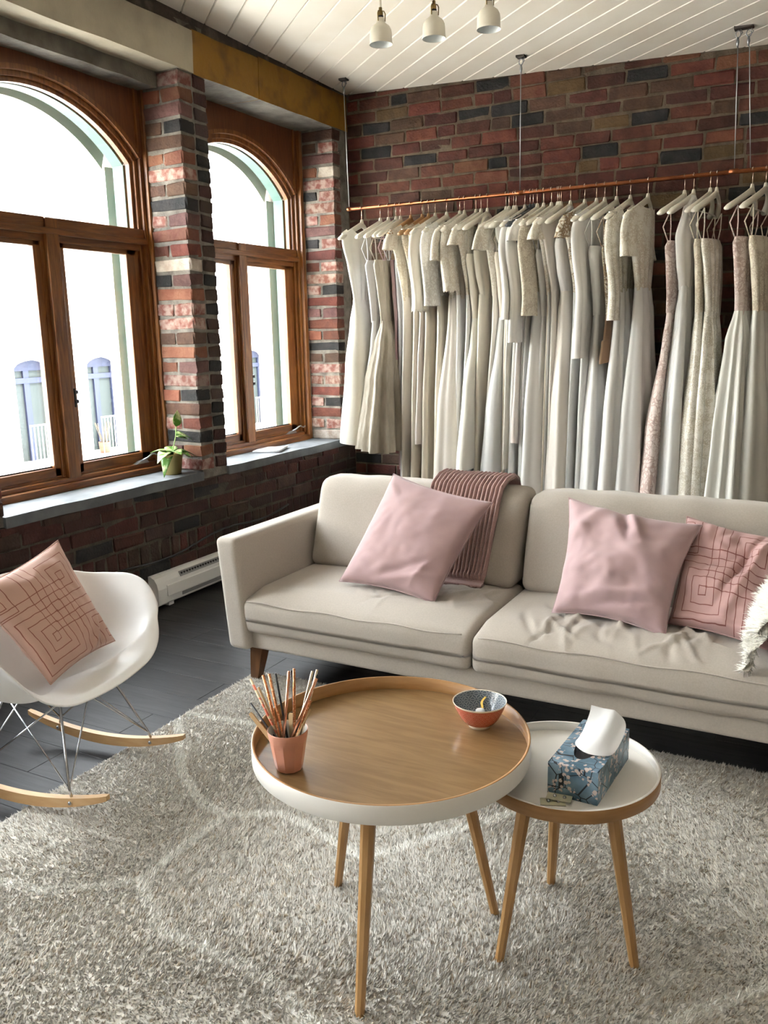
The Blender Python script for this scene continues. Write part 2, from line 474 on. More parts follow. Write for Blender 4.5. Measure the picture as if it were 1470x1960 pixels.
W_PIER = {'red': 14, 'orange': 14, 'washed': 20, 'pale': 8, 'black': 15, 'mauve': 18, 'brown': 12}
CH = 0.083
BL, BH = 0.232, 0.071

wall_back = box('wall_back', XW - 0.4, XR, YB + 0.006, YB + 0.3, 0, 3.6, M_MORTARB)
tag(wall_back, 'old red and black brick wall behind the row of gowns', 'wall', kind='structure')
far_bm = {}
def far_brick(bucket, x0, x1, y0, y1, z0, z1):
    far_bm.setdefault(bucket, bmesh.new()); bbox(far_bm[bucket], x0, x1, y0, y1, z0, z1, 0.004)
rowi = 0; z = 0.0
nback = 0
while z < 3.3:
    x = XW - (0.5 * (rowi % 2) + R.uniform(-.1, .1)) * 0.245
    while x < XR:
        l = BL + R.uniform(-0.018, 0.02)
        if R.random() < 0.1: l = 0.125
        a, b = max(x, XW), min(x + l, XR)
        top = zc((a + b) / 2, YB) - 0.004
        h = min(BH, top - z)
        if b - a > 0.05 and h > 0.025:
            zz = z + h / 2 + 0.006
            near = (z > 2.12 and b < 0.45) or (z > 1.35 and -1.25 < a < -0.75) or (z > 1.9 and a < -2.9)
            if near:
                brick(wall_back, ((a + b) / 2, YB + 0.05 + R.uniform(-.004, .004), zz), b - a, 0.1, h, pick(W_BACK)); nback += 1
            else:
                far_brick(('wall_back', R.choice(['red', 'deep', 'deep', 'brown', 'black'])), a, b, YB, YB + 0.05, zz - h / 2, zz + h / 2)
        x += l + 0.013
    z += CH; rowi += 1

wall_left_parts = []
OPEN = [(yc - 0.735, yc + 0.735) for yc in sorted(WINY)]
bm = bmesh.new()
bbox(bm, -3.95, -3.62, YN, YB + 0.1, 0.0, 0.665)
edges = [YN - 0.1] + [q for o_ in OPEN for q in o_] + [YB + 0.1]
for i in range(0, len(edges), 2):
    bbox(bm, -3.95, -3.60, edges[i], edges[i + 1], 0.66, 3.35)
bbox(bm, -3.95, -3.72, YN, YB + 0.1, 2.80, 3.35)
# piers standing forward between the openings: front ranges
PIERS = [(YN - 0.1, -2.34), (-0.895, -0.665), (0.72, 0.95), (2.325, 2.555), (3.955, 4.195), (5.585, YB + 0.05)]
for a, b in PIERS: bbox(bm, -3.62, XW - 0.006, a + 0.006, b - 0.006, 0.66, 3.2)
wall_left = frombm('wall_left', bm, M_MORTAR)
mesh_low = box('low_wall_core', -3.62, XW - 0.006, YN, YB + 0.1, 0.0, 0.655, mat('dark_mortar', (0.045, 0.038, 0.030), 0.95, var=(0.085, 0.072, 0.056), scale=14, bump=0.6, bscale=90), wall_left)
tag(wall_left, 'brick window wall with brick piers between arched windows', 'wall', kind='structure')
# low wall below the sills, its shade painted in with darker bricks
z = 0.0; rowi = 0; nleft = 0
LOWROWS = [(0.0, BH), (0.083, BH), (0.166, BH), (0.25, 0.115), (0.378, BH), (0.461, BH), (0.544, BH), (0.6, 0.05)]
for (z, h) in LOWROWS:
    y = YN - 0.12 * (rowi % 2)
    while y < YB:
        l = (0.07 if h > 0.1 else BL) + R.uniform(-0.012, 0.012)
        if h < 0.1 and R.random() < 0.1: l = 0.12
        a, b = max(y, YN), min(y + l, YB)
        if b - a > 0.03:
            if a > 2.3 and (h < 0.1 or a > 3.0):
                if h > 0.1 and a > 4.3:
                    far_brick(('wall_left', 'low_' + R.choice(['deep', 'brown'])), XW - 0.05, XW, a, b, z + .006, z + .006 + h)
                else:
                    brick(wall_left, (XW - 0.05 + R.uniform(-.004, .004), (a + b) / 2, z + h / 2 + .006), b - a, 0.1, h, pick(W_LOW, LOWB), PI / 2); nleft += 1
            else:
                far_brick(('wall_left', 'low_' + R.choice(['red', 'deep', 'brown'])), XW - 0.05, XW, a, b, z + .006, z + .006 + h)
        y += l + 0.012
    rowi += 1
# pier bricks
for pi_, (a, b) in enumerate(PIERS):
    z = 0.705; k = 0
    near = pi_ in (4, 5)
    bb = min(b, YB)
    while z < 2.94:
        h = min(BH - .004, 2.945 - z)
        if h < 0.02: break
        xs = [(-3.605, XW)] if k % 2 == 0 else [(-3.605, -3.485), (-3.472, XW)]
        yw = (bb - a - 0.012)
        ym = a + yw * (0.5 if k % 2 else 0.5)
        for (x0, x1) in xs:
            sp = [(a, ym, x0, x1)]
            for (y0, y1, xx0, xx1) in sp:
                if near: brick(wall_left, ((xx0 + xx1) / 2 + R.uniform(-.003, .003), (y0 + y1) / 2 + R.uniform(-.003, .003), z + h / 2 + .006), xx1 - xx0, y1 - y0, h, pick(W_PIER)); nleft += 1
                else: far_brick(('wall_left', R.choice(['red', 'mauve', 'brown'])), xx0, xx1, y0, y1, z + .006, z + .006 + h)
        if pi_ != 5:
            if near: brick(wall_left, ((-3.605 + XW) / 2, (ym + .012 + bb) / 2, z + h / 2 + .006), XW + 3.605, bb - ym - .012, h, pick({'deep': 3, 'brown': 3, 'mauve': 2, 'black': 2}, LOWB)); nleft += 1  # column facing the room gets darkened bricks, painting in its shade
            else: far_brick(('wall_left', R.choice(['red', 'mauve', 'brown'])), -3.605, XW, ym + .012, bb, z + .006, z + .006 + h)
        z += CH; k += 1
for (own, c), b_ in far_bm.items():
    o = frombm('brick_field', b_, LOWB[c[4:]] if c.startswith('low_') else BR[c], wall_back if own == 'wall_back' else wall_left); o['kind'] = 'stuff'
print('bricks', nback, nleft)

# ---- plain walls behind the camera
tag(box('wall_right', XR, XR + 0.15, YN - 0.15, YB + 0.3, 0, 3.5, M_PLASTER), 'plain pale painted wall', 'wall', kind='structure')
tag(box('wall_near', -3.95, XR + 0.15, YN - 0.15, YN, 0, 3.5, M_PLASTER), 'plain pale painted wall', 'wall', kind='structure')

# ---- beams, lintel, strip and sills
def rough_block(name, x0, x1, y0, y1, z0, z1, m, amp, label, ny_=40, cat='beam', under=None):
    nzc, nxc = 6, 6
    V = []; F = []
    ring = [(x1, lerp(z0, z1, i / nzc)) for i in range(nzc)] + [(lerp(x1, x0, i / nxc), z1) for i in range(nxc)] + [(x0, lerp(z1, z0, i / nzc)) for i in range(nzc)] + [(lerp(x0, x1, i / nxc), z0) for i in range(nxc)]
    rings = []
    for i in range(ny_ + 1):
        yy = lerp(y0, y1, i / ny_)
        rg = []
        for (px, pz) in ring:
            nv = noise.noise_vector(Vector((px * 6, yy * 5, pz * 6)))
            rg.append((px + nv.x * amp, yy, pz + nv.z * amp))
        rings.append(rg)
    V, F = loft(rings, True, True, True)
    o = mesh(name, V, F, m)
    if under is not None:
        o.data.materials.append(under)
        for p in o.data.polygons:
            if abs(p.normal.z) > .7 and p.center.z < (z0 + z1) / 2 and p.center.x < x1 - .01: p.material_index = 1
    return tag(o, label, cat, kind='structure')
rough_block('trim_1', -3.80, XW + 0.012, YN, 4.085, 2.945, 3.165, M_CREAMB, 0.006, 'cream painted concrete beam above the wide window', 120)
rough_block('trim_2', -3.80, XW + 0.004, 4.088, 4.712, 2.945, 3.175, M_YELLOW, 0.007, 'mustard yellow painted beam block next to the cream beam', 30, under=M_LINTEL)
rough_block('trim_3', -3.80, XW + 0.004, 4.717, YB - 0.005, 2.945, 3.185, M_YELLOW, 0.007, 'mustard yellow painted beam block reaching the brick corner', 40, under=M_LINTEL)
rough_block('trim_4', -3.80, XW - 0.004, YN, YB - 0.005, 3.155, 3.30, M_DARKSTRIP, 0.014, 'dark crumbling plaster strip between beams and ceiling', 160, 'plaster strip')
rough_block('trim_5', -3.75, -3.49, 2.5, 3.952, 2.865, 2.952, M_LINTEL, 0.008, 'grey concrete lintel above the wooden arch panel', 50, 'lintel')
SILLS = [(4.195, YB - 0.002), (2.555, 3.955), (0.95, 2.325), (-0.665, 0.72), (-2.34, -0.895)]
for i, (a, b) in enumerate(SILLS):
    lab = ['grey concrete sill carrying the magazine', 'grey concrete sill carrying the potted plant', 'grey concrete window sill', 'grey concrete window sill', 'grey concrete window sill'][i]
    rough_block('trim_%d' % (6 + i), -3.66, XW + 0.006, a, b, 0.652, 0.705, M_SILL, 0.004, lab, 40, 'window sill')

# ================================================================ WINDOWS
AR, ASP, AHW = 0.872, 2.468, 0.632
AZC = ASP - math.sqrt(AR ** 2 - AHW ** 2)
APH = math.asin(AHW / AR)
def arc_band(name, r0, r1, x0, x1, m, parent, yc, n=40):
    rings = []
    for i in range(n + 1):
        a = lerp(-APH, APH, i / n); s, c = math.sin(a), math.cos(a)
        rings.append([(x0, yc + r0 * s, AZC + r0 * c), (x1, yc + r0 * s, AZC + r0 * c), (x1, yc + r1 * s, AZC + r1 * c), (x0, yc + r1 * s, AZC + r1 * c)])
    V, F = loft(rings, True, True, True)
    return mesh(name, V, F, m, parent)
def window(idx, yc, ztop, label):
    w = empty('window_%d' % idx, (-3.66, yc, 0.705), label, 'window', kind='structure')
    Y = lambda a: yc + a
    # outer casing boards with a stepped moulding
    boxes('casing', [(-3.70, -3.60, Y(-.738), Y(-.700), .705, ztop), (-3.70, -3.60, Y(.700), Y(.738), .705, ztop)], M_WOOD, w, 0.003)
    boxes('jamb_moulding', [(-3.70, x_, Y(min(s_ * a_, s_ * b_)), Y(max(s_ * a_, s_ * b_)), .76, ASP + q_) for s_ in (-1, 1) for (a_, b_, x_, q_) in ((.632, .652, -3.668, .008), (.652, .676, -3.650, .02), (.676, .702, -3.628, .034))], M_WOOD, w, 0.002)
    arc_band('arch_moulding', AR, AR + .024, -3.70, -3.668, M_WOOD, w, yc)
    arc_band('arch_moulding', AR + .024, AR + .05, -3.70, -3.650, M_WOOD, w, yc)
    arc_band('arch_moulding', AR + .05, AR + .075, -3.70, -3.624, M_WOOD, w, yc)
    # plywood panel over the arch
    n = 40; Vt = []
    for x in (-3.63, -3.67):
        for i in range(n + 1):
            a = lerp(-APH * 1.06, APH * 1.06, i / n)
            yy = (AR + .07) * math.sin(a); yy = max(-.7, min(.7, yy))
            Vt.append((x, Y(yy), AZC + (AR + .07) * math.cos(a)))
        for i in range(n + 1):
            a = lerp(-APH * 1.06, APH * 1.06, i / n); yy = max(-.7, min(.7, (AR + .07) * math.sin(a)))
            Vt.append((x, Y(yy), ztop))
    m_ = n + 1; F = []
    for i in range(n):
        F.append((i, i + 1, m_ + i + 1, m_ + i)); k = 2 * m_
        F.append((k + i, k + m_ + i, k + m_ + i + 1, k + i + 1)); F.append((i, k + i, k + i + 1, i + 1))
    mesh('arch_panel', Vt, F, M_PLY, w)
    boxes('panel_batten', [(-3.64, -3.618, Y(.655), Y(.665), ASP + .06, ztop), (-3.64, -3.618, Y(-.665), Y(-.655), ASP + .06, ztop)], M_WOOD, w)
    # transom bar, mullion, bottom frame
    boxes('transom_bar', [(-3.70, -3.640, Y(-.684), Y(.684), 2.035, 2.115), (-3.70, -3.622, Y(-.684), Y(.684), 2.03, 2.062), (-3.70, -3.655, Y(-.67), Y(.67), 1.995, 2.036)], M_WOODH, w, 0.003)
    boxes('mullion', [(-3.70, -3.625, Y(-.040), Y(.040), .765, 2.11), (-3.70, -3.655, Y(-.058), Y(.058), .775, 2.0)], M_WOOD, w, 0.003)
    boxes('bottom_frame', [(-3.72, -3.600, Y(-.701), Y(.701), .700, .742), (-3.72, -3.635, Y(-.69), Y(.69), .740, .768), (-3.72, -3.66, Y(-.685), Y(.685), .765, .783)], M_WOODH, w, 0.003)
    # arched transom light
    g = []
    n = 40
    for i in range(n + 1):
        a = lerp(-APH, APH, i / n); g.append((Y((AR + .004) * math.sin(a)), AZC + (AR + .004) * math.cos(a)))
    g += [(Y(.634), 2.108), (Y(-.634), 2.108)]
    k = len(g)
    V = [(-3.692, a, b) for a, b in g] + [(-3.698, a, b) for a, b in g]
    mesh('arched_pane', V, [tuple(range(k)), tuple(range(2 * k - 1, k - 1, -1))] + [(i, i + k, (i + 1) % k + k, (i + 1) % k) for i in range(k)], M_GLASS, w)
    # two casement sashes
    for sgn in (-1, 1):
        a, b = (Y(.050), Y(.634)) if sgn > 0 else (Y(-.634), Y(-.050))
        st = 0.082
        z0, z1 = .772, 2.0
        rail = boxes('sash', [(-3.702, -3.665, a, a + st * .6, z0, z1), (-3.702, -3.665, b - st, b, z0, z1)] if sgn > 0 else [(-3.702, -3.665, a, a + st, z0, z1), (-3.702, -3.665, b - st * .6, b, z0, z1)], M_WOOD, w, 0.003)
        boxes('sash_rail', [(-3.702, -3.665, a + .01, b - .01, z0, z0 + .058), (-3.702, -3.665, a + .01, b - .01, z1 - .03, z1)], M_WOODH, rail, 0.003)
        box('pane', -3.698, -3.693, a + .03, b - .03, z0 + .04, z1 - .02, M_GLASS, rail)
        boxes('gasket', [(-3.692, -3.685, a + .05, b - .05, z0 + .058, z0 + .066)], M_BLACK, rail)
    # crank handle on the bottom rail, latch on the mullion
    hx = -3.645
    crank = mesh('crank_handle', *tube_data([(hx, Y(.53), .785), (hx + .012, Y(.56), .795), (hx + .025, Y(.585), .815), (hx + .03, Y(.60), .818), (hx + .035, Y(.63), .804), (hx + .038, Y(.65), .812)], [.005, .006, .006, .006, .005, .006], 8), M_STEEL, w, True)
    mesh('crank_cover', [(hx - .02, Y(.46), .768), (hx + .015, Y(.46), .768), (hx + .015, Y(.57), .768), (hx - .02, Y(.57), .768), (hx - .015, Y(.50), .782), (hx + .006, Y(.51), .782), (hx + .006, Y(.56), .790), (hx - .015, Y(.56), .790)],
         [(0, 1, 5, 4), (1, 2, 6, 5), (2, 3, 7, 6), (3, 0, 4, 7), (4, 5, 6, 7), (3, 2, 1, 0)], M_STEEL, crank)
    boxes('latch', [(-3.69, -3.645, Y(.062), Y(.07), 1.14, 1.24), (-3.65, -3.64, Y(.06), Y(.085), 1.16, 1.18), (-3.65, -3.64, Y(.06), Y(.085), 1.21, 1.23)], M_BLACK, w)
    # teal painted outer frame beyond the glass
    of = arc_band('outer_arch', AR + .0, AR + .06, -3.80, -3.72, M_TEAL, w, yc)
    boxes('outer_frame', [(-3.80, -3.72, Y(-.70), Y(-.635), .70, ASP), (-3.80, -3.72, Y(.635), Y(.70), .70, ASP), (-3.80, -3.725, Y(-.7), Y(.7), .70, .79), (-3.77, -3.725, Y(-.7), Y(.7), 2.03, 2.09), (-3.77, -3.725, Y(-.04), Y(.04), .7, 2.05)], M_TEAL, w)
    # outside stone arch
    n = 30; V = []; F = []
    for x in (-3.95, -3.87):
        for i in range(n + 1):
            a = lerp(-APH, APH, i / n); V.append((x, Y((AR - .015) * math.sin(a)), AZC + (AR - .015) * math.cos(a)))
        for i in range(n + 1):
            a = lerp(-APH, APH, i / n); V.append((x, Y(.74 * math.sin(a) / math.sin(APH)), 2.83))
    m_ = n + 1; k = 2 * m_
    for i in range(n):
        F += [(i, i + 1, m_ + i + 1, m_ + i), (k + i, k + m_ + i, k + m_ + i + 1, k + i + 1), (i, k + i, k + i + 1, i + 1)]
    mesh('outer_stone_arch', V, F, M_STONE, w)
    ej = (AR - .015) * math.sin(APH)
    boxes('outer_stone_jamb', [(-3.95, -3.87, Y(.642), Y(.74), .66, AZC + (AR - .015) * math.cos(APH) + .02), (-3.95, -3.87, Y(-.74), Y(-.642), .66, AZC + (AR - .015) * math.cos(APH) + .02)], M_STONE, w)
    return w
wl = ['arched wooden casement window beside the potted plant', 'arched wooden casement window beside the brick corner and gowns', 'arched wooden window further along the brick wall', 'arched wooden window further along the brick wall', 'arched wooden window further along the brick wall']
for i, yc in enumerate(WINY):
    window(i + 1, yc, 2.945 if i else 2.868, wl[i])

# ================================================================ STREET OUTSIDE
tag(box('street', -40, -4.2, -40, 60, -9, -8.8, mat('asphalt', (0.2, 0.2, 0.2), 0.9)), 'grey street surface far below the windows', 'street', kind='structure')
M_BFRAME = mat('blue_grey_frame_paint', (0.013, 0.016, 0.031), 0.6, spec=0.2)
M_BGLASS = mat('grey_green_far_glass', (0.019, 0.0235, 0.0225), 0.6, spec=0.15)
M_RAILW = mat('white_railing_paint', (0.07, 0.07, 0.066), 0.5)
FX = -13.0
bl = empty('building', (FX, 11, -8.8), 'sunlit pale stone building across the street with arched windows', 'building')
fw = [9.25, 10.93, 12.62, 14.3, 16.0, 17.7, 7.55, 5.85]
fw.sort()
hw = 0.46; zb, zs, rise = -0.72, 0.98, 0.17
lst = [(FX - .5, FX, -30, fw[0] - hw, -8.8, 5.0), (FX - .5, FX, fw[-1] + hw, 60, -8.8, 5.0)]
for a, b in zip(fw[:-1], fw[1:]): lst.append((FX - .5, FX, a + hw, b - hw, -8.8, 5.0))
for a in fw: lst += [(FX - .5, FX, a - hw, a + hw, -8.8, zb), (FX - .5, FX, a - hw, a + hw, zs + rise, 5.0)]
boxes('facade', lst, M_STONE, bl)
boxes('cornice', [(FX, FX + .12, -30, 60, 1.47, 1.53), (FX, FX + .3, -30, 60, 4.7, 5.05)], M_STONE, bl)
for a in fw:
    n = 12; V = []
    for x in (FX, FX - .5):
        for i in range(n + 1):
            t = lerp(-1, 1, i / n); V.append((x, a + hw * t, zs + rise * math.sqrt(max(0, 1 - t * t * .96))))
        for i in range(n + 1):
            t = lerp(-1, 1, i / n); V.append((x, a + hw * t, zs + rise + .01))
    m_ = n + 1; F = []
    for i in range(n): F += [(i, m_ + i, m_ + i + 1, i + 1), (i, i + 1, 2 * m_ + i + 1, 2 * m_ + i)]
    mesh('arch_head', V, F, M_STONE, bl)
    wn = boxes('window', [(FX - .34, FX - .26, a - hw, a - hw + .06, zb, zs + rise), (FX - .34, FX - .26, a + hw - .06, a + hw, zb, zs + rise), (FX - .34, FX - .26, a - .06, a + .06, zb, zs),
                          (FX - .34, FX - .25, a - hw, a + hw, .72, .82), (FX - .34, FX - .255, a - hw, a + hw, zs - .03, zs + rise)], M_BFRAME, bl)
    box('pane', FX - .33, FX - .31, a - hw, a + hw, zb, zs + rise, M_BGLASS, wn)
    boxes('sill_ledge', [(FX, FX + .35, a - hw - .15, a + hw + .15, zb - .14, zb)], M_STONE, bl)
    boxes('railing', [(FX + .25, FX + .28, a - hw, a + hw, -.02, .01)] + [(FX + .257, FX + .273, a - hw + .08 * q, a - hw + .08 * q + .016, zb, -.01) for q in range(12)], M_RAILW, bl)
tp = empty('terracotta_pot', (FX + .2, 12.25, zb), 'small terracotta pot with bare twigs on the ledge across the street', 'plant pot')
lathe('pot', [(0, 0), (.09, 0), (.115, .22), (.1, .22), (.08, .04), (0, .04)], (FX + .2, 12.25, zb), mat('terracotta', (0.055, 0.021, 0.008), 0.9), tp, 16)
V, F = [], []
for k in range(9):
    aa = k * 2.4
    tube_data([(FX + .2, 12.25, zb + .05), (FX + .2 + .06 * math.cos(aa), 12.25 + .1 * math.sin(aa), zb + .35), (FX + .2 + .1 * math.cos(aa + .4), 12.25 + .2 * math.sin(aa + .4), zb + .6)], .008, 5, True, V, F)
mesh('twigs', V, F, mat('dry_twig', (0.04, 0.03, 0.017), 0.9), tp)

# ================================================================ RUG
def attr_mat(name, rough=0.9, sheen=0.0, rnd=0.0):
    m = bpy.data.materials.new(name); m.use_nodes = True; MATS[name] = m
    N = m.node_tree.nodes; L = m.node_tree.links; b = N['Principled BSDF']; b.inputs['Roughness'].default_value = rough
    b.inputs['Sheen Weight'].default_value = sheen; b.inputs['Specular IOR Level'].default_value = 0.2
    a = N.new('ShaderNodeAttribute'); a.attribute_name = 'tint'; L.new(a.outputs['Color'], b.inputs['Base Color'])
    return m
def tufts(name, base, nrm, length, width, lean, cols, m, parent, seed=1):
    """numpy: one bent four-sided blade per row (8 vertices + tip), every tuft real geometry"""
    rg = np.random.default_rng(seed); n = len(base)
    side = np.cross(nrm, rg.normal(size=(n, 3))); side /= np.linalg.norm(side, axis=1)[:, None]
    oth = np.cross(nrm, side)
    V = np.empty((n, 4, 3), dtype=np.float32)
    tip = base + nrm * length[:, None] + lean
    for k in range(3):
        a = 2 * PI * k / 3
        off = side * math.cos(a) + oth * math.sin(a)
        V[:, k] = base + off * width[:, None]
    V[:, 3] = tip
    f = np.array([[0, 1, 3], [1, 2, 3], [2, 0, 3]], dtype=np.int32)
    F = (np.arange(n, dtype=np.int32)[:, None, None] * 4 + f[None]).reshape(-1)
    me = bpy.data.meshes.new(name)
    me.vertices.add(n * 4); me.vertices.foreach_set('co', V.reshape(-1))
    me.loops.add(len(F)); me.loops.foreach_set('vertex_index', F)
    nf = len(F) // 3
    me.polygons.add(nf); me.polygons.foreach_set('loop_start', np.arange(nf, dtype=np.int32) * 3)
    me.polygons.foreach_set('use_smooth', np.ones(nf, dtype=bool))
    at = me.attributes.new('tint', 'FLOAT_COLOR', 'POINT')
    c4 = np.ones((n, 4, 4), dtype=np.float32); c4[:, :, :3] = cols[:, None, :]
    at.data.foreach_set('color', c4.reshape(-1))
    me.update(); me.validate()
    o = link(name, me, m, parent); o['kind'] = 'stuff'
    return o
RX0, RX1, RY0, RY1 = -2.235, 1.3, 0.35, 2.93
rug = empty('shaggy_rug', (-0.5, 1.6, 0), 'cream shaggy rug with faint white zigzag lines under the round tables', 'rug')
box('rug_base', RX0, RX1, RY0, RY1, 0.001, 0.010, mat('rug_backing', (0.62, 0.58, 0.52), 0.95), rug, 0.003)
rg = np.random.default_rng(3)
nT = 420000
bx_ = rg.uniform(RX0 + .004, RX1 - .004, nT); by_ = rg.uniform(RY0 + .004, RY1 - .004, nT)
keep = (bx_ < 0.35) | (rg.random(nT) < 0.35)
bx_, by_ = bx_[keep], by_[keep]; nT = len(bx_)
base = np.stack([bx_, by_, np.full(nT, 0.008)], 1)
nr = np.tile(np.array([[0, 0, 1.0]]), (nT, 1))
cell = ((np.floor(bx_ / .011 + .35 * np.sin(by_ * 61)).astype(np.int64) * 7919 + np.floor(by_ / .011 + .35 * np.sin(bx_ * 57)).astype(np.int64) * 104729) % 65536)
cr = rg.random(65536)[cell]; cr2 = rg.random(65536)[cell]
swirl = np.sin(bx_ * 3.1 + 1.7 * np.sin(by_ * 2.3)) * 1.4 + np.cos(by_ * 4.1 + bx_ * 1.3) * 1.2 + (cr - .5) * 2.4 + rg.normal(0, 0.5, nT)
ln_ = rg.uniform(0.008, 0.014, nT) * (0.85 + 0.3 * cr2); leanamt = rg.uniform(0.004, 0.012, nT) * (0.6 + .7 * cr2)
lean = np.stack([np.cos(swirl) * leanamt, np.sin(swirl) * leanamt, np.zeros(nT)], 1)
SEG = [((-2.25, 1.30), (-1.978, 1.365)), ((-1.978, 1.365), (-1.833, 1.385)), ((-1.833, 1.385), (-1.713, 1.47)), ((-1.713, 1.47), (-1.621, 1.536)), ((-1.621, 1.536), (-1.616, 1.912)), ((-1.616, 1.912), (-1.444, 1.996)), ((-1.444, 1.996), (-1.1, 1.905)),
       ((-1.616, 1.912), (-1.724, 1.928)), ((-1.724, 1.928), (-1.936, 2.07)), ((-1.936, 2.07), (-2.24, 2.40)), ((-1.601, 1.525), (-1.445, 1.413)), ((-1.445, 1.413), (-1.266, 1.406)), ((-1.266, 1.406), (-1.071, 1.397)), ((-1.071, 1.397), (-0.6, 1.2)),
       ((-2.235, 2.44), (-1.884, 2.479)), ((-1.884, 2.479), (-1.55, 2.75)), ((-1.1, 1.905), (-0.75, 2.4)), ((-0.6, 1.2), (-0.2, 1.7)), ((-0.2, 1.7), (0.3, 2.3))]
dmin = np.full(nT, 9.0)
for (p, q) in SEG:
    p, q = np.array(p), np.array(q); dq = q - p
    t = np.clip(((bx_ - p[0]) * dq[0] + (by_ - p[1]) * dq[1]) / (dq @ dq), 0, 1)
    dmin = np.minimum(dmin, np.hypot(bx_ - p[0] - t * dq[0], by_ - p[1] - t * dq[1]))
patch = 0.5 + 0.25 * np.sin(bx_ * 7.3 + 2 * np.sin(by_ * 5.1)) + 0.25 * np.sin(by_ * 9.7 + 2.2 * np.sin(bx_ * 6.3))
v = np.clip(0.63 + 0.08 * patch + (cr2 - .5) * .13 + rg.normal(0, 0.06, nT), 0.25, 0.95)
brown = (cr > .90 - .05 * patch) & (rg.random(nT) < .6)
col = np.stack([v * 1.0, v * 0.945, v * 0.855], 1)
speck = rg.random(nT) < .07
col[speck] *= np.array([.58, .52, .46])
col[brown] *= np.array([0.74, 0.67, 0.58])
line = (dmin < 0.017) & (rg.random(nT) < .95)
col[line] = np.stack([rg.uniform(.86, .97, line.sum())] * 3, 1) * np.array([1, .97, .90])
ln_[line] *= 1.1
tufts('pile', base, nr, ln_, rg.uniform(0.0022, 0.0038, nT), lean, col, attr_mat('wool_pile'), rug, 5)

# ================================================================ SOFA
M_LINEN = mat('oatmeal_linen', (0.455, 0.408, 0.352), 0.9, var=(0.408, 0.365, 0.312), scale=160, stretch=(1, 1, 1), bump=0.12, bscale=500, sheen=0.25, contrast=(0.3, 0.7))
M_SOFALEG = mat('walnut_leg', (0.10, 0.042, 0.015), 0.4, var=(0.16, 0.07, 0.025), scale=8, stretch=(8, 8, 1))
sofa = empty('sofa', (-1.15, 3.2, 0), 'long oatmeal linen sofa with splayed arms and four seat and back cushions', 'sofa')
SX0, SX1 = -2.20, 0.02
def arm(sgn):
    xb, xt = (SX0 - .055, SX0 - .115) if sgn < 0 else (SX1 + .055, SX1 + .115)   # outer edge bottom, top
    th = 0.075
    def fn(p):
        t = (p.z + .243) / .486
        zz = 0.17 + (p.z + .243)
        xo = lerp(xb, xt, t) - sgn * th / 2 * 1.25
        yy = 3.215 + p.y
        zz -= 0.0 * (yy - 2.79)
        return Vector((xo + p.x, yy - 0.02 * (1 - t) * (1 if p.y < 0 else -1), zz))
    rbox('arm', (th * .72, .425, .243), 0.026, (3, 14, 10), fn, M_LINEN, sofa)
arm(-1); arm(1)
rbox('base_frame', ((SX1 - SX0) / 2 + .01, .385, .045), 0.015, (20, 8, 2), lambda p: Vector((p.x + (SX0 + SX1) / 2, p.y + 3.20, p.z + .213)), M_LINEN, sofa)
def backf(p):
    t = (p.z + .27) / .54
    return Vector((p.x + (SX0 + SX1) / 2, p.y + 3.50 + .10 * t, .19 + p.z + .27))
rbox('back_frame', ((SX1 - SX0) / 2 + .01, .05, .27), 0.03, (20, 3, 8), backf, M_LINEN, sofa)
def wrinkler(seed, n, x0, x1, y0, y1, amp):
    rr = random.Random(seed); W = []
    for _ in range(n):
        W.append((rr.uniform(x0, x1), rr.uniform(y0, y1), rr.uniform(-.9, .9) + PI / 2, rr.uniform(.04, .13), rr.uniform(.008, .016), rr.choice((-1, 1, 1)) * rr.uniform(.4, 1) * amp))
    def f(x, y):
        s = 0.0
        for (cx, cy, a, le, wd, am) in W:
            ux, uy = math.cos(a), math.sin(a); ax, ay = x - cx, y - cy
            l_ = ax * ux + ay * uy; w_ = -ax * uy + ay * ux + 0.15 * l_ * l_ / le
            q = (l_ / le) ** 2 + (w_ / wd) ** 2
            if q < 9: s += am * math.exp(-q)
        return s
    return f
wr1 = wrinkler(11, 30, -1.75, -1.2, 2.95, 3.30, .0075)
wr2 = wrinkler(12, 46, -0.98, -0.28, 2.84, 3.12, .013)
def seat(x0, x1, wr):
    cx = (x0 + x1) / 2; hx = (x1 - x0) / 2
    def fn(p):
        X, Y, Z = p.x + cx, p.y + 3.115, p.z + .33
        u, w = p.x / hx, p.y / .325
        if p.z > 0:
            Z += .022 * (1 - u ** 4) * (1 - w ** 4) * (p.z / .085) + wr(X, Y) * min(1, p.z / .06)
            Z -= .028 * max(0, -w - .55) / .45 * 1.0
        if p.y < 0: Y -= .012 * (1 - u ** 4) * (1 - (p.z / .085) ** 2) - 0.004 * noise.noise(Vector((X * 9, Z * 6, 1)))
        Y += .006 * noise.noise(Vector((X * 5, Z * 9, 3)))
        return Vector((X, Y, Z))
    s = rbox('seat_cushion', (hx, .325, .085), 0.030, (110, 70, 6), fn, M_LINEN, sofa)
    pts = [(lerp(x0 + .03, x1 - .03, i / 40), 2.792 - .006 * (1 - abs(i / 20 - 1) ** 4), .388 + .004 * math.sin(i * .5)) for i in range(41)]
    tube('piping', pts, .0028, M_LINEN, s, 6)
seat(SX0 + .004, -1.143, wr1); seat(-1.137, SX1 - .004, wr2)
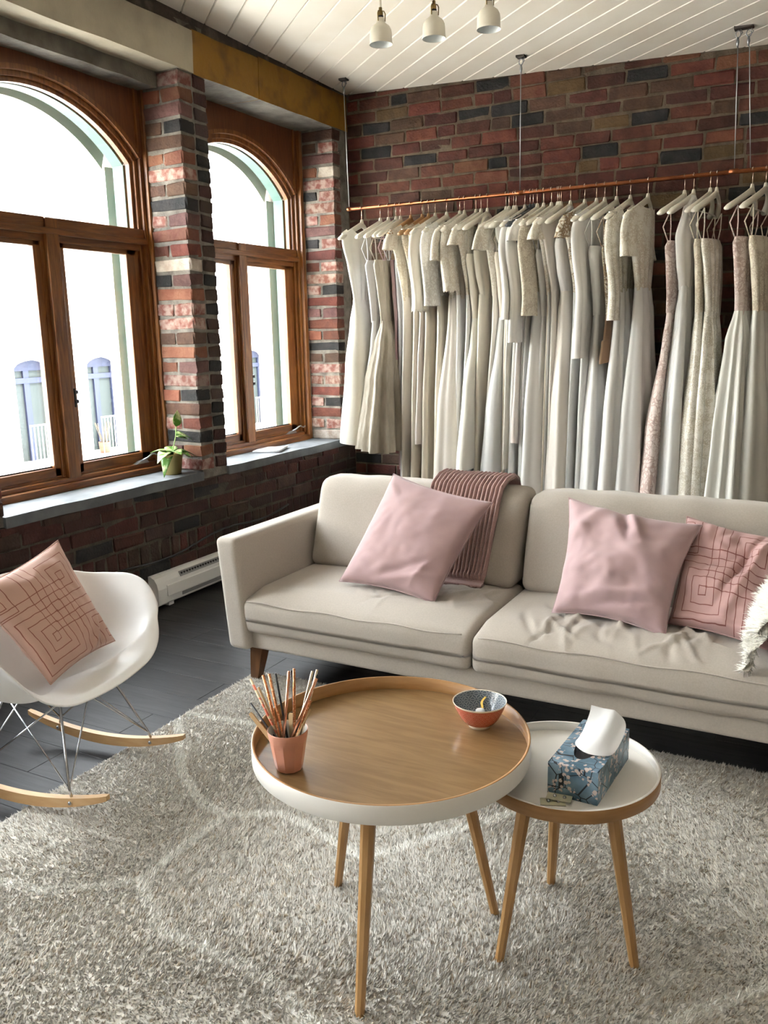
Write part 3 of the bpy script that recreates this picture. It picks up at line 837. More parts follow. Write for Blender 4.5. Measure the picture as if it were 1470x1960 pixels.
def backc(x0, x1, seed, hump):
    cx = (x0 + x1) / 2; hx = (x1 - x0) / 2
    def fn(p):
        t = (p.z + .205) / .41
        u = p.x / hx
        Y = 3.425 + p.y + .155 * (t - .25)
        Z = .415 + p.z + .205
        if p.y < 0: Y -= .032 * (1 - u ** 4) * (1 - (2 * t - 1) ** 4) + .010 * noise.noise(Vector((p.x * 4, p.z * 5, seed)))
        if p.z > .15: Z += .008 * noise.noise(Vector((p.x * 7, seed, 0))) - hump * max(0, abs(u) - .8) * .15
        X = cx + p.x * (1 - .02 * (1 - t))
        return Vector((X, Y, Z))
    s = rbox('back_cushion', (hx, .085, .205), 0.045, (50, 6, 26), fn, M_LINEN, sofa)
    pts = []
    for i in range(41):
        u = lerp(-1, 1, i / 40)
        q = fn(Vector((u * (hx - .05), -.055, .195))); pts.append(q + Vector((0, -.001, .002)))
    tube('piping', pts, .0022, M_LINEN, s, 6)
backc(SX0 + .005, -1.142, 2.0, .2); backc(-1.138, SX1 - .005, 5.0, .5)
for (lx, ly) in ((SX0 + .03, 2.88), (SX1 - .03, 2.88), (SX0 + .03, 3.52), (SX1 - .03, 3.52)):
    sx = -1 if lx < -1 else 1; sy = -1 if ly < 3.2 else 1
    rings = []
    for (z_, hw_, off) in ((.172, .032, 0), (.09, .026, .010), (.002, .018, .022)):
        cx, cy = lx + sx * off, ly + sy * off * .6
        rings.append([(cx - hw_, cy - hw_, z_), (cx + hw_, cy - hw_, z_), (cx + hw_, cy + hw_, z_), (cx - hw_, cy + hw_, z_)])
    V, F = loft(rings, True, True, True)
    mesh('leg', V, F, M_SOFALEG, sofa)

# ================================================================ CUSHIONS
def cushion(name, cor, th, m, label, seed=0, wrinkle=.006, N_=44, sag=0.0, group=None, seam=None, ear=0.075, folds=()):
    TL, TR, BR_, BL_ = [Vector(c) for c in cor]
    nrm = ((TR - TL) + (BR_ - BL_)).cross((TL - BL_) + (TR - BR_)).normalized()
    if nrm.y > 0: nrm = -nrm
    cen = (TL + TR + BR_ + BL_) / 4
    V = []; UV = []; F = []
    def pt(u, v, s):
        U, W_ = 2 * u - 1, 2 * v - 1
        # edges bow in between the pointed corners
        uu = .5 + .5 * U * (1 - ear * (1 - W_ * W_) * abs(U) ** 1.0); vv = .5 + .5 * W_ * (1 - ear * (1 - U * U) * abs(W_))
        p = (BL_ * (1 - uu) + BR_ * uu) * (1 - vv) + (TL * (1 - uu) + TR * uu) * vv
        prof = max(0.0, (1 - U ** 2) * (1 - W_ ** 2)) ** .46
        t = th * prof
        q = Vector((u * 3.1 + seed, v * 3.1, s * 2.0 + seed))
        t += prof * wrinkle * 2.2 * noise.noise(q * 1.3)
        t += prof ** .5 * wrinkle * (abs(noise.noise(q * 2.9)) - .3)
        for (fu, fv, fa, fl, fw_, fam) in folds:
            du, dv = u - fu, v - fv; l_ = du * math.cos(fa) + dv * math.sin(fa); w_ = -du * math.sin(fa) + dv * math.cos(fa)
            t += fam * math.exp(-(l_ / fl) ** 2 - (w_ / fw_) ** 2) * min(1, prof * 3)
        p = p + nrm * (s * t)
        p.z -= sag * (1 - v) * (1 - abs(U)) * .3
        return p
    for s in (1, -1):
        b0 = len(V)
        for i in range(N_ + 1):
            for j in range(N_ + 1):
                u = .5 - .5 * math.cos(PI * i / N_) if False else i / N_
                V.append(pt(u, j / N_, s)); UV.append((u, j / N_))
        for i in range(N_):
            for j in range(N_):
                a = b0 + i * (N_ + 1) + j
                f = (a, a + N_ + 1, a + N_ + 2, a + 1)
                F.append(f if s > 0 else f[::-1])
    me = bpy.data.meshes.new(name); me.from_pydata([tuple(q) for q in V], [], F)
    ul = me.uv_layers.new(name='UVMap')
    li = np.empty(len(me.loops), dtype=np.int32); me.loops.foreach_get('vertex_index', li)
    ul.data.foreach_set('uv', np.asarray(UV, dtype=np.float32)[li].ravel())
    bm = bmesh.new(); bm.from_mesh(me); bmesh.ops.remove_doubles(bm, verts=bm.verts[:], dist=1e-6); bm.to_mesh(me); bm.free()
    low = min(q.z for q in V)
    root = empty(name, (cen.x, cen.y, low), label, 'cushion', group)
    link('cover', me, m, root, True)
    pts = []
    for (a, b) in (((0, 0), (1, 0)), ((1, 0), (1, 1)), ((1, 1), (0, 1)), ((0, 1), (0, 0))):
        for k in range(16):
            t = k / 16; pts.append(pt(a[0] + (b[0] - a[0]) * t, a[1] + (b[1] - a[1]) * t, 1))
    tube('seam', pts + [pts[0]], .0022, seam or m, root, 6)
    return root
M_PINK = mat('dusty_pink_linen', (0.4500, 0.3015, 0.3015), 0.85, var=(0.4095, 0.2700, 0.2745), scale=9, bump=0.1, bscale=400, sheen=0.3)
M_PINK2 = mat('pale_pink_linen', (0.4860, 0.3375, 0.3420), 0.85, var=(0.4410, 0.3015, 0.3105), scale=9, bump=0.1, bscale=400, sheen=0.3)
M_GRID = grid_mat('pink_cloth_red_square_lines', (0.49, 0.30, 0.285), (0.20, 0.06, 0.05))
M_GRID2 = grid_mat('blush_cloth_brown_square_lines', (0.56, 0.35, 0.285), (0.26, 0.09, 0.06))
cushion('throw_cushion', [(-1.735, 3.345, .882), (-1.235, 3.275, .800), (-1.375, 2.985, .428), (-1.845, 3.03, .452)], .085, M_PINK,
        'large plain dusty pink cushion standing tilted in front of the knitted throw', 1, folds=((.70, .12, .3, .3, .03, .012), (.62, .2, .5, .22, .03, -.012), (.80, .2, 1.2, .15, .025, .010), (.12, .86, -.6, .12, .03, .010)))
cushion('throw_cushion', [(-0.925, 3.31, .838), (-0.405, 3.255, .782), (-0.47, 2.965, .432), (-0.90, 3.03, .442)], .105, M_PINK2,
        'slouching plain pale pink cushion with folded top in front of the lined cushion', 4, wrinkle=.012, ear=.11, folds=((.5, .86, 1.9, .16, .035, -.03), (.6, .84, 2.0, .16, .03, .02), (.55, .2, .25, .35, .03, .014), (.62, .13, .25, .3, .025, -.014), (.25, .85, 1.0, .2, .05, .015)))
cushion('throw_cushion', [(-0.475, 3.35, .79), (-0.10, 3.30, .742), (-0.115, 2.975, .425), (-0.478, 3.055, .452)], .07, M_GRID,
        'crumpled pink cushion printed with dark red square lines beside the fluffy throw', 8, wrinkle=.016, folds=((.72, .6, 1.15, .4, .035, .03), (.60, .6, 1.15, .35, .025, -.022), (.4, .06, .0, .5, .03, .016)))

# ================================================================ KNITTED THROW over the sofa back
M_KNIT = mat('rose_rib_knit', (0.4230, 0.2565, 0.2340), 0.95, var=(0.4950, 0.3150, 0.2880), scale=200, bump=0.6, bscale=260, sheen=0.3)
path = [(3.675, .52), (3.672, .66), (3.665, .775), (3.64, .832), (3.58, .856), (3.50, .852), (3.44, .826), (3.405, .77), (3.38, .70), (3.355, .62), (3.335, .54), (3.315, .475), (3.28, .448), (3.24, .444)]
def throw():
    # resample the path
    P = [Vector((0, a, b)) for a, b in path]; D = [0]
    for a, b in zip(P[:-1], P[1:]): D.append(D[-1] + (b - a).length)
    def at(s):
        s *= D[-1]
        for i in range(len(P) - 1):
            if s <= D[i + 1] + 1e-9:
                t = (s - D[i]) / (D[i + 1] - D[i]); return P[i].lerp(P[i + 1], t)
        return P[-1]
    ns, nw, ribs = 90, 220, 18
    V = []; F = []
    for s_ in (1, 0):
        for i in range(ns + 1):
            s = i / ns; p = at(s); q = at(min(1, s + .01)); r_ = at(max(0, s - .01)); t = (q - r_).normalized()
            n = Vector((0, t.z, -t.y)); n = -n if n.z < 0 and n.y > 0 else n
            n = Vector((0, -t.z, t.y)) if Vector((0, -t.z, t.y)).dot(Vector((0, p.y - 3.5, p.z - .6))) > 0 else Vector((0, t.z, -t.y))
            wid = lerp(.345, .30, sstep(.5, 1, s)); cx = lerp(-1.415, -1.425, sstep(.45, 1, s))
            for j in range(nw + 1):
                w = j / nw
                rib = abs(math.sin(PI * ribs * w)) ** .7
                st = .5 + .5 * math.sin(s * 420 + (1 if int(ribs * w) % 2 else 0) * PI)
                h = (.004 + .014 * rib + .0012 * st * rib) if s_ else -.002
                e = .006 * noise.noise(Vector((w * 3, s * 4, 2)))
                V.append(Vector((cx + (w - .5) * wid + .004 * noise.noise(Vector((0, s * 6, 1))), p.y, p.z)) + n * (h + e + .004))
    m_ = (ns + 1) * (nw + 1)
    for i in range(ns):
        for j in range(nw):
            a = i * (nw + 1) + j
            F.append((a, a + 1, a + nw + 2, a + nw + 1)); F.append((m_ + a, m_ + a + nw + 1, m_ + a + nw + 2, m_ + a + 1))
    for i in range(ns):
        for j in (0, nw):
            a = i * (nw + 1) + j; F.append((a, a + nw + 1, m_ + a + nw + 1, m_ + a))
    for i in (0, ns):
        for j in range(nw):
            a = i * (nw + 1) + j; F.append((a, a + 1, m_ + a + 1, m_ + a))
    o = mesh('knitted_throw', V, F, M_KNIT, None, True)
    tag(o, 'dusty rose rib-knit throw draped over the sofa back behind the tilted cushion', 'throw')
throw()

# ================================================================ FLUFFY THROW on the right arm
def fluffy():
    root = empty('fluffy_throw', (-.05, 3.0, .66), 'fluffy off-white fleece throw heaped over the sofa arm beside the lined cushion', 'throw')
    # a draped sheet: from the seat corner up over the arm and down its outside
    prof = [(-.185, .455), (-.178, .52), (-.155, .60), (-.110, .665), (-.05, .708), (.02, .722), (.10, .710), (.165, .675), (.17, .58), (.168, .48), (.162, .40)]
    ns, nw = 70, 46
    V = []; F = []
    for i in range(ns + 1):
        s = i / ns * (len(prof) - 1); k = min(int(s), len(prof) - 2); t = s - k
        x = lerp(prof[k][0], prof[k + 1][0], t); z = lerp(prof[k][1], prof[k + 1][1], t)
        for j in range(nw + 1):
            w = j / nw; yy = lerp(2.80, 3.24, w)
            nn = noise.noise(Vector((s * 1.1, w * 6, 4))) * .045 + noise.noise(Vector((s * 2.6, w * 13, 9))) * .024
            drop = .05 * sstep(.16, 0, w) * (1 if i < ns * .5 else .3)
            V.append((x + nn * (1 if z < .7 else .2), yy + .012 * noise.noise(Vector((s, w * 7, 1))), z + nn * .8 - drop + .012))
    for i in range(ns):
        for j in range(nw):
            a = i * (nw + 1) + j; F.append((a, a + nw + 1, a + nw + 2, a + 1))
    o = mesh('fleece_backing', V, F, mat('off_white_fleece', (0.74, 0.70, 0.60), 0.95), root, True)
    me = o.data
    rg = np.random.default_rng(9); n = 60000
    fi = rg.integers(0, len(F), n); VA = np.array([tuple(v) for v in V])
    q = VA[np.array(F)[fi]]
    a, b = rg.random((n, 1)), rg.random((n, 1))
    base = (q[:, 0] * (1 - a) + q[:, 1] * a) * (1 - b) + (q[:, 3] * (1 - a) + q[:, 2] * a) * b
    nr = np.cross(q[:, 1] - q[:, 0], q[:, 3] - q[:, 0]); nr /= np.linalg.norm(nr, axis=1)[:, None]
    cen = np.array([-.04, 3.0, .45]); fl = ((base - cen) * nr * np.array([1, 0, 1])).sum(1) < 0; nr[fl] *= -1
    ln2 = rg.uniform(.010, .024, n); le = rg.normal(0, .009, (n, 3)); le[:, 2] -= .006
    v = rg.uniform(.84, .96, n); c = np.stack([v, v * .965, v * .87], 1)
    tufts('fleece', base, nr, ln2, rg.uniform(.002, .0038, n), le, c, attr_mat('fleece_wool'), root, 2)
fluffy()

# ================================================================ ROUND TABLES
M_BAMBOO = mat('bamboo_top', (0.2125, 0.1232, 0.0493), 0.30, var=(0.2890, 0.1785, 0.0808), scale=3.2, stretch=(2.2, 14, 3), bump=0.03, bscale=60, detail=8, dist=.6, coat=0.25)
M_OAK = mat('oiled_oak', (0.3570, 0.1870, 0.0638), 0.42, var=(0.4420, 0.2550, 0.1020), scale=5, stretch=(10, 10, 1.0), bump=0.05, bscale=50, detail=6)
M_RIMW = mat('bent_wood_rim', (0.3400, 0.1742, 0.0595), 0.4, var=(0.4080, 0.2210, 0.0850), scale=6, stretch=(2, 2, 14), detail=6)
M_WHITEP = mat('white_lacquer', (0.88, 0.855, 0.81), 0.38)
def tray_table(name, label, c, r, zr, hb, floor_z, feet, m_in, m_rim_in, m_out, m_floor):
    t = empty(name, (c[0], c[1], 0.010), label, 'table', 'round tripod tables')
    C0 = (c[0], c[1], 0)
    th = .007
    lathe('tray_rim', [(r - .004, zr - hb), (r, zr - hb + .003), (r, zr - .002), (r - .001, zr)], C0, m_out, t, 96)
    lathe('rim_lining', [(r - .001, zr), (r - .002, zr + .0006), (r - th, zr), (r - th, floor_z)], C0, m_rim_in, t, 96)
    lathe('tray_floor', [(0.0001, floor_z), (r - th, floor_z), (r - th, zr - hb + .001), (r - .004, zr - hb), (0.0001, zr - hb)], C0, m_floor, t, 96, smooth=False)
    for (fx, fy) in feet:
        d = Vector((fx - c[0], fy - c[1], 0)); dn = d.normalized(); ps = Vector((-dn.y, dn.x, 0))
        top = Vector((c[0], c[1], zr - hb)) + d * .60; bot = Vector((fx, fy, .012))
        rings = []
        for k in range(7):
            q = k / 6; p = top.lerp(bot, q); w = lerp(.019, .0115, q)
            rings.append([p + (dn * math.cos(PI / 4 * a + PI / 8) + ps * math.sin(PI / 4 * a + PI / 8)) * w for a in range(8)])
        V, F = loft(rings, True, True, True)
        mesh('leg', V, F, M_OAK, t)
    return t
TBIG = (-.895, 1.688); TSM = (-.513, 1.868)
tray_table('tray_table', 'large round tripod tray table with bamboo top and white outer rim', TBIG, .336, .555, .047, .520,
           [(-.835, 1.400), (-1.112, 1.768), (-.684, 1.850)], M_BAMBOO, M_RIMW, M_WHITEP, M_BAMBOO)
tray_table('tray_table', 'small round tripod tray table with white top and wooden outer rim', TSM, .221, .476, .034, .453,
           [(-.616, 1.698), (-.322, 1.822), (-.592, 2.038)], M_WHITEP, M_WHITEP, M_RIMW, M_WHITEP)

# ---- faceted cup with straws and sticks
CUP = (-1.053, 1.482, .5205)
M_CORAL = mat('coral_pink_glaze', (0.80, 0.39, 0.275), 0.32, var=(0.77, 0.37, 0.265), scale=10, coat=0.3)
def faceted_cup():
    t = empty('faceted_cup', CUP, 'coral pink faceted ceramic cup full of straws on the bamboo tray', 'cup')
    n = 60; rings = []
    for (r, z, f) in [(.0001, .001, 0), (.024, 0, 0), (.0300, .002, .8), (.0325, .012, 1), (.037, .040, 1), (.0405, .062, 1), (.0420, .069, .55), (.0435, .076, 0), (.0455, .086, 0), (.0468, .0965, 0), (.0462, .098, 0), (.0445, .0965, 0), (.040, .07, 0), (.030, .012, 0), (.0001, .008, 0)]:
        rg_ = []
        for j in range(n):
            a = 2 * PI * j / n; m10 = 10; ph = (a * m10 / (2 * PI)) % 1.0 - .5
            k = math.cos(PI / m10) / math.cos(2 * PI / m10 * ph)
            rr = r * lerp(1, k * 1.015, f)
            rg_.append((CUP[0] + rr * math.cos(a), CUP[1] + rr * math.sin(a), CUP[2] + z))
        rings.append(rg_)
    V, F = loft(rings)
    o = mesh('cup_body', V, F, M_CORAL, t, False)
    mesh('inner_glaze', *loft([[(CUP[0] + r * math.cos(2 * PI * j / 40), CUP[1] + r * math.sin(2 * PI * j / 40), CUP[2] + z) for j in range(40)] for (r, z) in ((.0449, .0978), (.0438, .096), (.0395, .07), (.0295, .0125), (.0001, .0085))]), mat('white_glaze', (0.8, 0.74, 0.68), 0.3), t, True)
faceted_cup()
M_ROSE = mat('rose_gold_foil', (0.80, 0.40, 0.26), 0.24, 1.0)
M_COPF = mat('glitter_copper_foil', (0.55, 0.21, 0.09), 0.32, 1.0, var=(0.85, 0.52, 0.30), scale=260, contrast=(.5, .62))
M_GOLDW = mat('pale_gold_foil', (0.86, 0.74, 0.58), 0.25, 1.0)
M_BIRCH = mat('birch_wood', (0.62, 0.42, 0.22), 0.7, var=(0.55, 0.36, 0.18), scale=20)
M_STRIPE = mat('coral_paper_stripes', (0.80, 0.20, 0.11), 0.7, var=(0.85, 0.66, 0.42), scale=70, stretch=(.3, .3, 1), contrast=(.48, .52))
sticks = [  # tip, entry, radius, material, label, name
 ((-1.165, 1.500, .713), (-1.080, 1.475, .611), .0030, M_STRIPE, 'coral striped paper straw leaning furthest over the rug side', 'paper_straw'),
 ((-1.147, 1.505, .693), (-1.083, 1.485, .614), .0030, M_BIRCH, 'thin peach wooden stick next to the coral striped straw', 'wooden_stick'),
 ((-1.120, 1.490, .734), (-1.072, 1.472, .607), .0036, M_COPF, 'glittery copper straw, outer one of the leaning copper pair', 'metallic_straw'),
 ((-1.109, 1.498, .736), (-1.066, 1.478, .608), .0036, M_COPF, 'glittery copper straw, inner one of the leaning copper pair', 'metallic_straw'),
 ((-1.096, 1.505, .737), (-1.060, 1.486, .608), .0026, M_BLACK, 'tall black straw right beside the copper pair', 'black_straw'),
 ((-1.053, 1.508, .751), (-1.040, 1.492, .618), .0026, M_BLACK, 'tall black straw behind the upright rose gold straws', 'black_straw'),
 ((-1.046, 1.488, .757), (-1.056, 1.468, .609), .0034, M_ROSE, 'upright shiny rose gold straw at the middle of the cup', 'metallic_straw'),
 ((-1.040, 1.500, .760), (-1.028, 1.480, .619), .0034, M_COPF, 'upright glittery copper straw at the middle of the cup', 'metallic_straw'),
 ((-0.994, 1.505, .760), (-1.026, 1.492, .636), .0030, M_GOLDW, 'pale gold straw leaning to the bowl side, front one of two', 'metallic_straw'),
 ((-0.986, 1.512, .762), (-1.018, 1.498, .631), .0030, M_GOLDW, 'pale gold straw leaning to the bowl side, rear one of two', 'metallic_straw'),
 ((-0.979, 1.503, .755), (-1.030, 1.486, .617), .0026, M_BLACK, 'black straw leaning between the pale gold and rose gold straws', 'black_straw'),
 ((-0.975, 1.492, .751), (-1.034, 1.472, .618), .0034, M_ROSE, 'shiny rose gold straw leaning over the bamboo tray', 'metallic_straw'),
 ((-0.996, 1.495, .693), (-1.022, 1.480, .620), .0034, M_COPF, 'short copper straw with pale tip leaning over the tray', 'metallic_straw'),
 ((-0.993, 1.490, .674), (-1.017, 1.478, .624), .0022, M_BIRCH, 'short thin pale stick lowest over the tray', 'wooden_stick'),
 ((-1.000, 1.498, .670), (-1.023, 1.488, .622), .0022, M_BIRCH, 'short thin pale stick tucked behind the lowest stick', 'wooden_stick'),
 ((-1.161, 1.490, .657), (-1.078, 1.470, .605), .0024, M_BLACK, 'short black straw leaning low over the rug side', 'black_straw'),
]
for (tip, ent, r_, m_, lab, nm) in sticks:
    T, E_ = Vector(tip), Vector(ent); d_ = (E_ - T)
    # go on from the entry down to the cup floor, pulled towards the middle so that it stays inside
    foot = Vector((CUP[0] + (E_.x - CUP[0]) * .25 - d_.x * -.05, CUP[1] + (E_.y - CUP[1]) * .3, CUP[2] + .016))
    dirn = (T - E_).normalized()
    k = (E_.z - foot.z) / dirn.z
    foot2 = E_ - dirn * k
    off = Vector((foot2.x - CUP[0], foot2.y - CUP[1], 0))
    if off.length > .022: foot2 = Vector((CUP[0], CUP[1], foot2.z)) + off.normalized() * .022
    V, F = tube_data([T, T.lerp(foot2, .5), foot2], r_, 10, True)
    o = mesh(nm, V, F, m_, None, True)
    tag(o, lab, 'stick' if 'stick' in nm else 'straw', 'straws and sticks in the coral cup')
def flat_stick(nm, a, b, w, t, lab):
    A, B = Vector(a), Vector(b); d_ = (B - A).normalized(); s_ = d_.cross(Vector((.2, 1, 0))).normalized(); n_ = d_.cross(s_)
    V = []
    for q in (0, .06, .94, 1):
        p = A.lerp(B, q); ww = w * (.7 if q in (0, 1) else 1)
        V.append([p + s_ * ww + n_ * t, p - s_ * ww + n_ * t, p - s_ * ww - n_ * t, p + s_ * ww - n_ * t])
    V, F = loft(V, True, True, True)
    tag(mesh(nm, V, F, M_BIRCH), lab, 'stick', 'straws and sticks in the coral cup')
flat_stick('flat_stick', (-1.158, 1.482, .636), (-1.062, 1.484, .540), .007, .0012, 'flat tan wooden stirrer leaning low over the rug side')
flat_stick('flat_stick', (-1.062, 1.515, .640), (-1.056, 1.508, .540), .011, .0015, 'wide flat birch paddle standing at the back of the cup')

# ---- patterned bowl with small white candle holder
BW = (-.738, 1.874, .5205)
def bowl_pattern(name, kind):
    m = bpy.data.materials.new(name); m.use_nodes = True; MATS[name] = m
    N = m.node_tree.nodes; L = m.node_tree.links; b = N['Principled BSDF']; b.inputs['Roughness'].default_value = 0.22; b.inputs['Coat Weight'].default_value = 0.4
    uv = N.new('ShaderNodeUVMap'); uv.uv_map = 'UVMap'
    def M(op, a, b_=None):
        n = N.new('ShaderNodeMath'); n.operation = op
        for i, q in enumerate((a, b_)):
            if q is None: continue
            if isinstance(q, (int, float)): n.inputs[i].default_value = q
            else: L.new(q, n.inputs[i])
        return n.outputs[0]
    sp = N.new('ShaderNodeSeparateXYZ'); L.new(uv.outputs[0], sp.inputs[0])
    if kind == 'waves':      # overlapping wave scales
        fu, fv = M('MULTIPLY', sp.outputs[0], 26.0), M('MULTIPLY', sp.outputs[1], 9.0)
        row = M('FLOOR', fv); u2 = M('ADD', fu, M('MULTIPLY', row, .5))
        x = M('SUBTRACT', M('FRACT', u2), .5); y_ = M('FRACT', fv)
        d = M('SQRT', M('ADD', M('MULTIPLY', M('MULTIPLY', x, x), 2.6), M('MULTIPLY', y_, y_)))
        l = M('LESS_THAN', M('ABSOLUTE', M('SUBTRACT', M('FRACT', M('MULTIPLY', d, 2.4)), .5)), .13)
        c1, c2 = (0.52, 0.10, 0.06), (0.72, 0.34, 0.24)
    else:                    # little star lattice
        fu, fv = M('MULTIPLY', sp.outputs[0], 18.0), M('MULTIPLY', sp.outputs[1], 6.0)
        row = M('FLOOR', fv); u2 = M('ADD', fu, M('MULTIPLY', row, .5))
        x = M('SUBTRACT', M('FRACT', u2), .5); y_ = M('SUBTRACT', M('FRACT', fv), .5)
        a_ = M('ARCTAN2', y_, x); rr = M('SQRT', M('ADD', M('MULTIPLY', x, x), M('MULTIPLY', y_, y_)))
        pet = M('ABSOLUTE', M('SINE', M('MULTIPLY', a_, 4.0)))
        l = M('LESS_THAN', M('MULTIPLY', rr, pet), .13)
        l = M('MULTIPLY', l, M('GREATER_THAN', rr, .16))
        c1, c2 = (0.13, 0.16, 0.19), (0.52, 0.55, 0.57)
    mx = N.new('ShaderNodeMix'); mx.data_type = 'RGBA'; mx.inputs[6].default_value = (*c1, 1); mx.inputs[7].default_value = (*c2, 1)
    L.new(l, mx.inputs[0]); L.new(mx.outputs[2], b.inputs['Base Color'])
    return m
def uv_lathe(name, prof, c, m, parent, n=64):
    V = []; UV = []; F = []
    k = len(prof)
    for i, (r, z) in enumerate(prof):
        for j in range(n + 1):
            a = 2 * PI * j / n; V.append((c[0] + r * math.cos(a), c[1] + r * math.sin(a), c[2] + z)); UV.append((j / n, i / (k - 1)))
    for i in range(k - 1):
        for j in range(n):
            a = i * (n + 1) + j; F.append((a, a + 1, a + n + 2, a + n + 1))
    return mesh(name, V, F, m, parent, True, UV)
bw = empty('rice_bowl', BW, 'red wave patterned bowl with blue starry inside on the bamboo tray', 'bowl')
M_CREAMG = mat('cream_glaze', (0.78, 0.71, 0.60), 0.3)
lathe('foot_ring', [(.022, .004), (.024, 0), (.028, 0), (.029, .008), (.027, .009)], BW, M_CREAMG, bw, 48)
uv_lathe('outer_wall', [(.029, .008), (.040, .013), (.049, .024), (.0565, .038), (.0625, .052), (.066, .0635)], BW, bowl_pattern('red_wave_glaze', 'waves'), bw)
uv_lathe('inner_wall', [(.0655, .0665), (.0605, .052), (.0545, .038), (.047, .025), (.036, .0135), (.018, .0105), (.0001, .0105)], BW, bowl_pattern('blue_star_glaze', 'stars'), bw)
lathe('rim', [(.066, .0635), (.0678, .0665), (.0682, .0677), (.0672, .0682), (.0655, .0665)], BW, M_CREAMG, bw, 64)
ch = lathe('candle_holder', [(.0001, 0), (.014, 0), (.0125, .022), (.0118, .034), (.0105, .0355), (.0001, .0355)], (BW[0] + .004, BW[1] - .006, BW[2] + .0107), mat('white_plastic_sheen', (0.86, 0.87, 0.88), 0.4, trans=.2), None, 24)
tag(ch, 'small white tapered candle cap standing inside the patterned bowl', 'candle cap')
gl = mesh('gold_glint', *loft([[(BW[0] - .012 + .004 * math.sin(k), BW[1] + .024 + .0048 * k, BW[2] + .019 + .0048 * k), (BW[0] - .006 + .004 * math.sin(k), BW[1] + .025 + .0048 * k, BW[2] + .0195 + .0048 * k)] for k in range(8)], False), mat('gold_glint_metal', (0.95, 0.72, 0.22), 0.25, 1.0), None)  # stands in for a gold reflection in the bowl, a highlight made as geometry
md = gl.modifiers.new('thickness', 'SOLIDIFY'); md.thickness = .001
tag(gl, 'gold glint reflected on the inside of the bowl, modelled as a thin band', 'glint')

# ---- tissue box
def blossom_mat(name):
    m = bpy.data.materials.new(name); m.use_nodes = True; MATS[name] = m
    N = m.node_tree.nodes; L = m.node_tree.links; b = N['Principled BSDF']; b.inputs['Roughness'].default_value = 0.4
    tc = N.new('ShaderNodeTexCoord')
    nz = N.new('ShaderNodeTexNoise'); nz.inputs['Scale'].default_value = 14; nz.inputs['Detail'].default_value = 3; L.new(tc.outputs['Object'], nz.inputs['Vector'])
    rp = N.new('ShaderNodeValToRGB'); e = rp.color_ramp.elements
    e[0].position = .35; e[0].color = (0.055, 0.13, 0.19, 1); e[1].position = .65; e[1].color = (0.24, 0.36, 0.47, 1); L.new(nz.outputs['Fac'], rp.inputs['Fac'])
    v1 = N.new('ShaderNodeTexVoronoi'); v1.feature = 'DISTANCE_TO_EDGE'; v1.inputs['Scale'].default_value = 24; L.new(tc.outputs['Object'], v1.inputs['Vector'])
    l1 = N.new('ShaderNodeMath'); l1.operation = 'LESS_THAN'; l1.inputs[1].default_value = .022; L.new(v1.outputs['Distance'], l1.inputs[0])
    m1 = N.new('ShaderNodeMix'); m1.data_type = 'RGBA'; m1.inputs[7].default_value = (0.018, 0.022, 0.03, 1); L.new(l1.outputs[0], m1.inputs[0]); L.new(rp.outputs['Color'], m1.inputs[6])
    v2 = N.new('ShaderNodeTexVoronoi'); v2.inputs['Scale'].default_value = 95; L.new(tc.outputs['Object'], v2.inputs['Vector'])
    l2 = N.new('ShaderNodeMath'); l2.operation = 'LESS_THAN'; l2.inputs[1].default_value = .46; L.new(v2.outputs['Distance'], l2.inputs[0])
    n3 = N.new('ShaderNodeTexNoise'); n3.inputs['Scale'].default_value = 30; L.new(tc.outputs['Object'], n3.inputs['Vector'])
    l3 = N.new('ShaderNodeMath'); l3.operation = 'GREATER_THAN'; l3.inputs[1].default_value = .52; L.new(n3.outputs['Fac'], l3.inputs[0])
    mm = N.new('ShaderNodeMath'); mm.operation = 'MULTIPLY'; L.new(l2.outputs[0], mm.inputs[0]); L.new(l3.outputs[0], mm.inputs[1])
    m2 = N.new('ShaderNodeMix'); m2.data_type = 'RGBA'; m2.inputs[7].default_value = (0.66, 0.55, 0.50, 1); L.new(mm.outputs[0], m2.inputs[0]); L.new(m1.outputs[2], m2.inputs[6])
    L.new(m2.outputs[2], b.inputs['Base Color'])
    return m
TB0 = Vector((-.520, 1.745, .4535)); ta = math.radians(-3.5)
tb = empty('tissue_box', TB0 + Vector((.06, .12, 0)), 'blue blossom-printed tissue box on the small white table', 'tissue box')
TU = Vector((math.cos(ta * .5), math.sin(ta * .5), 0)); TV = Vector((-math.sin(ta), math.cos(ta), 0))
TW, TL_, TH = .116, .248, .080
def tp_(u, v, z): return TB0 + TU * u + TV * v + Vector((0, 0, z))
n = 32; oval = [(TW / 2 + .030 * math.cos(2 * PI * k / n), TL_ * .53 + .088 * math.sin(2 * PI * k / n)) for k in range(n)]
V = [tp_(u, v, z) for z in (0, TH) for (u, v) in ((0, 0), (TW, 0), (TW, TL_), (0, TL_))]
F = [(0, 1, 5, 4), (1, 2, 6, 5), (2, 3, 7, 6), (3, 0, 4, 7), (3, 2, 1, 0)]
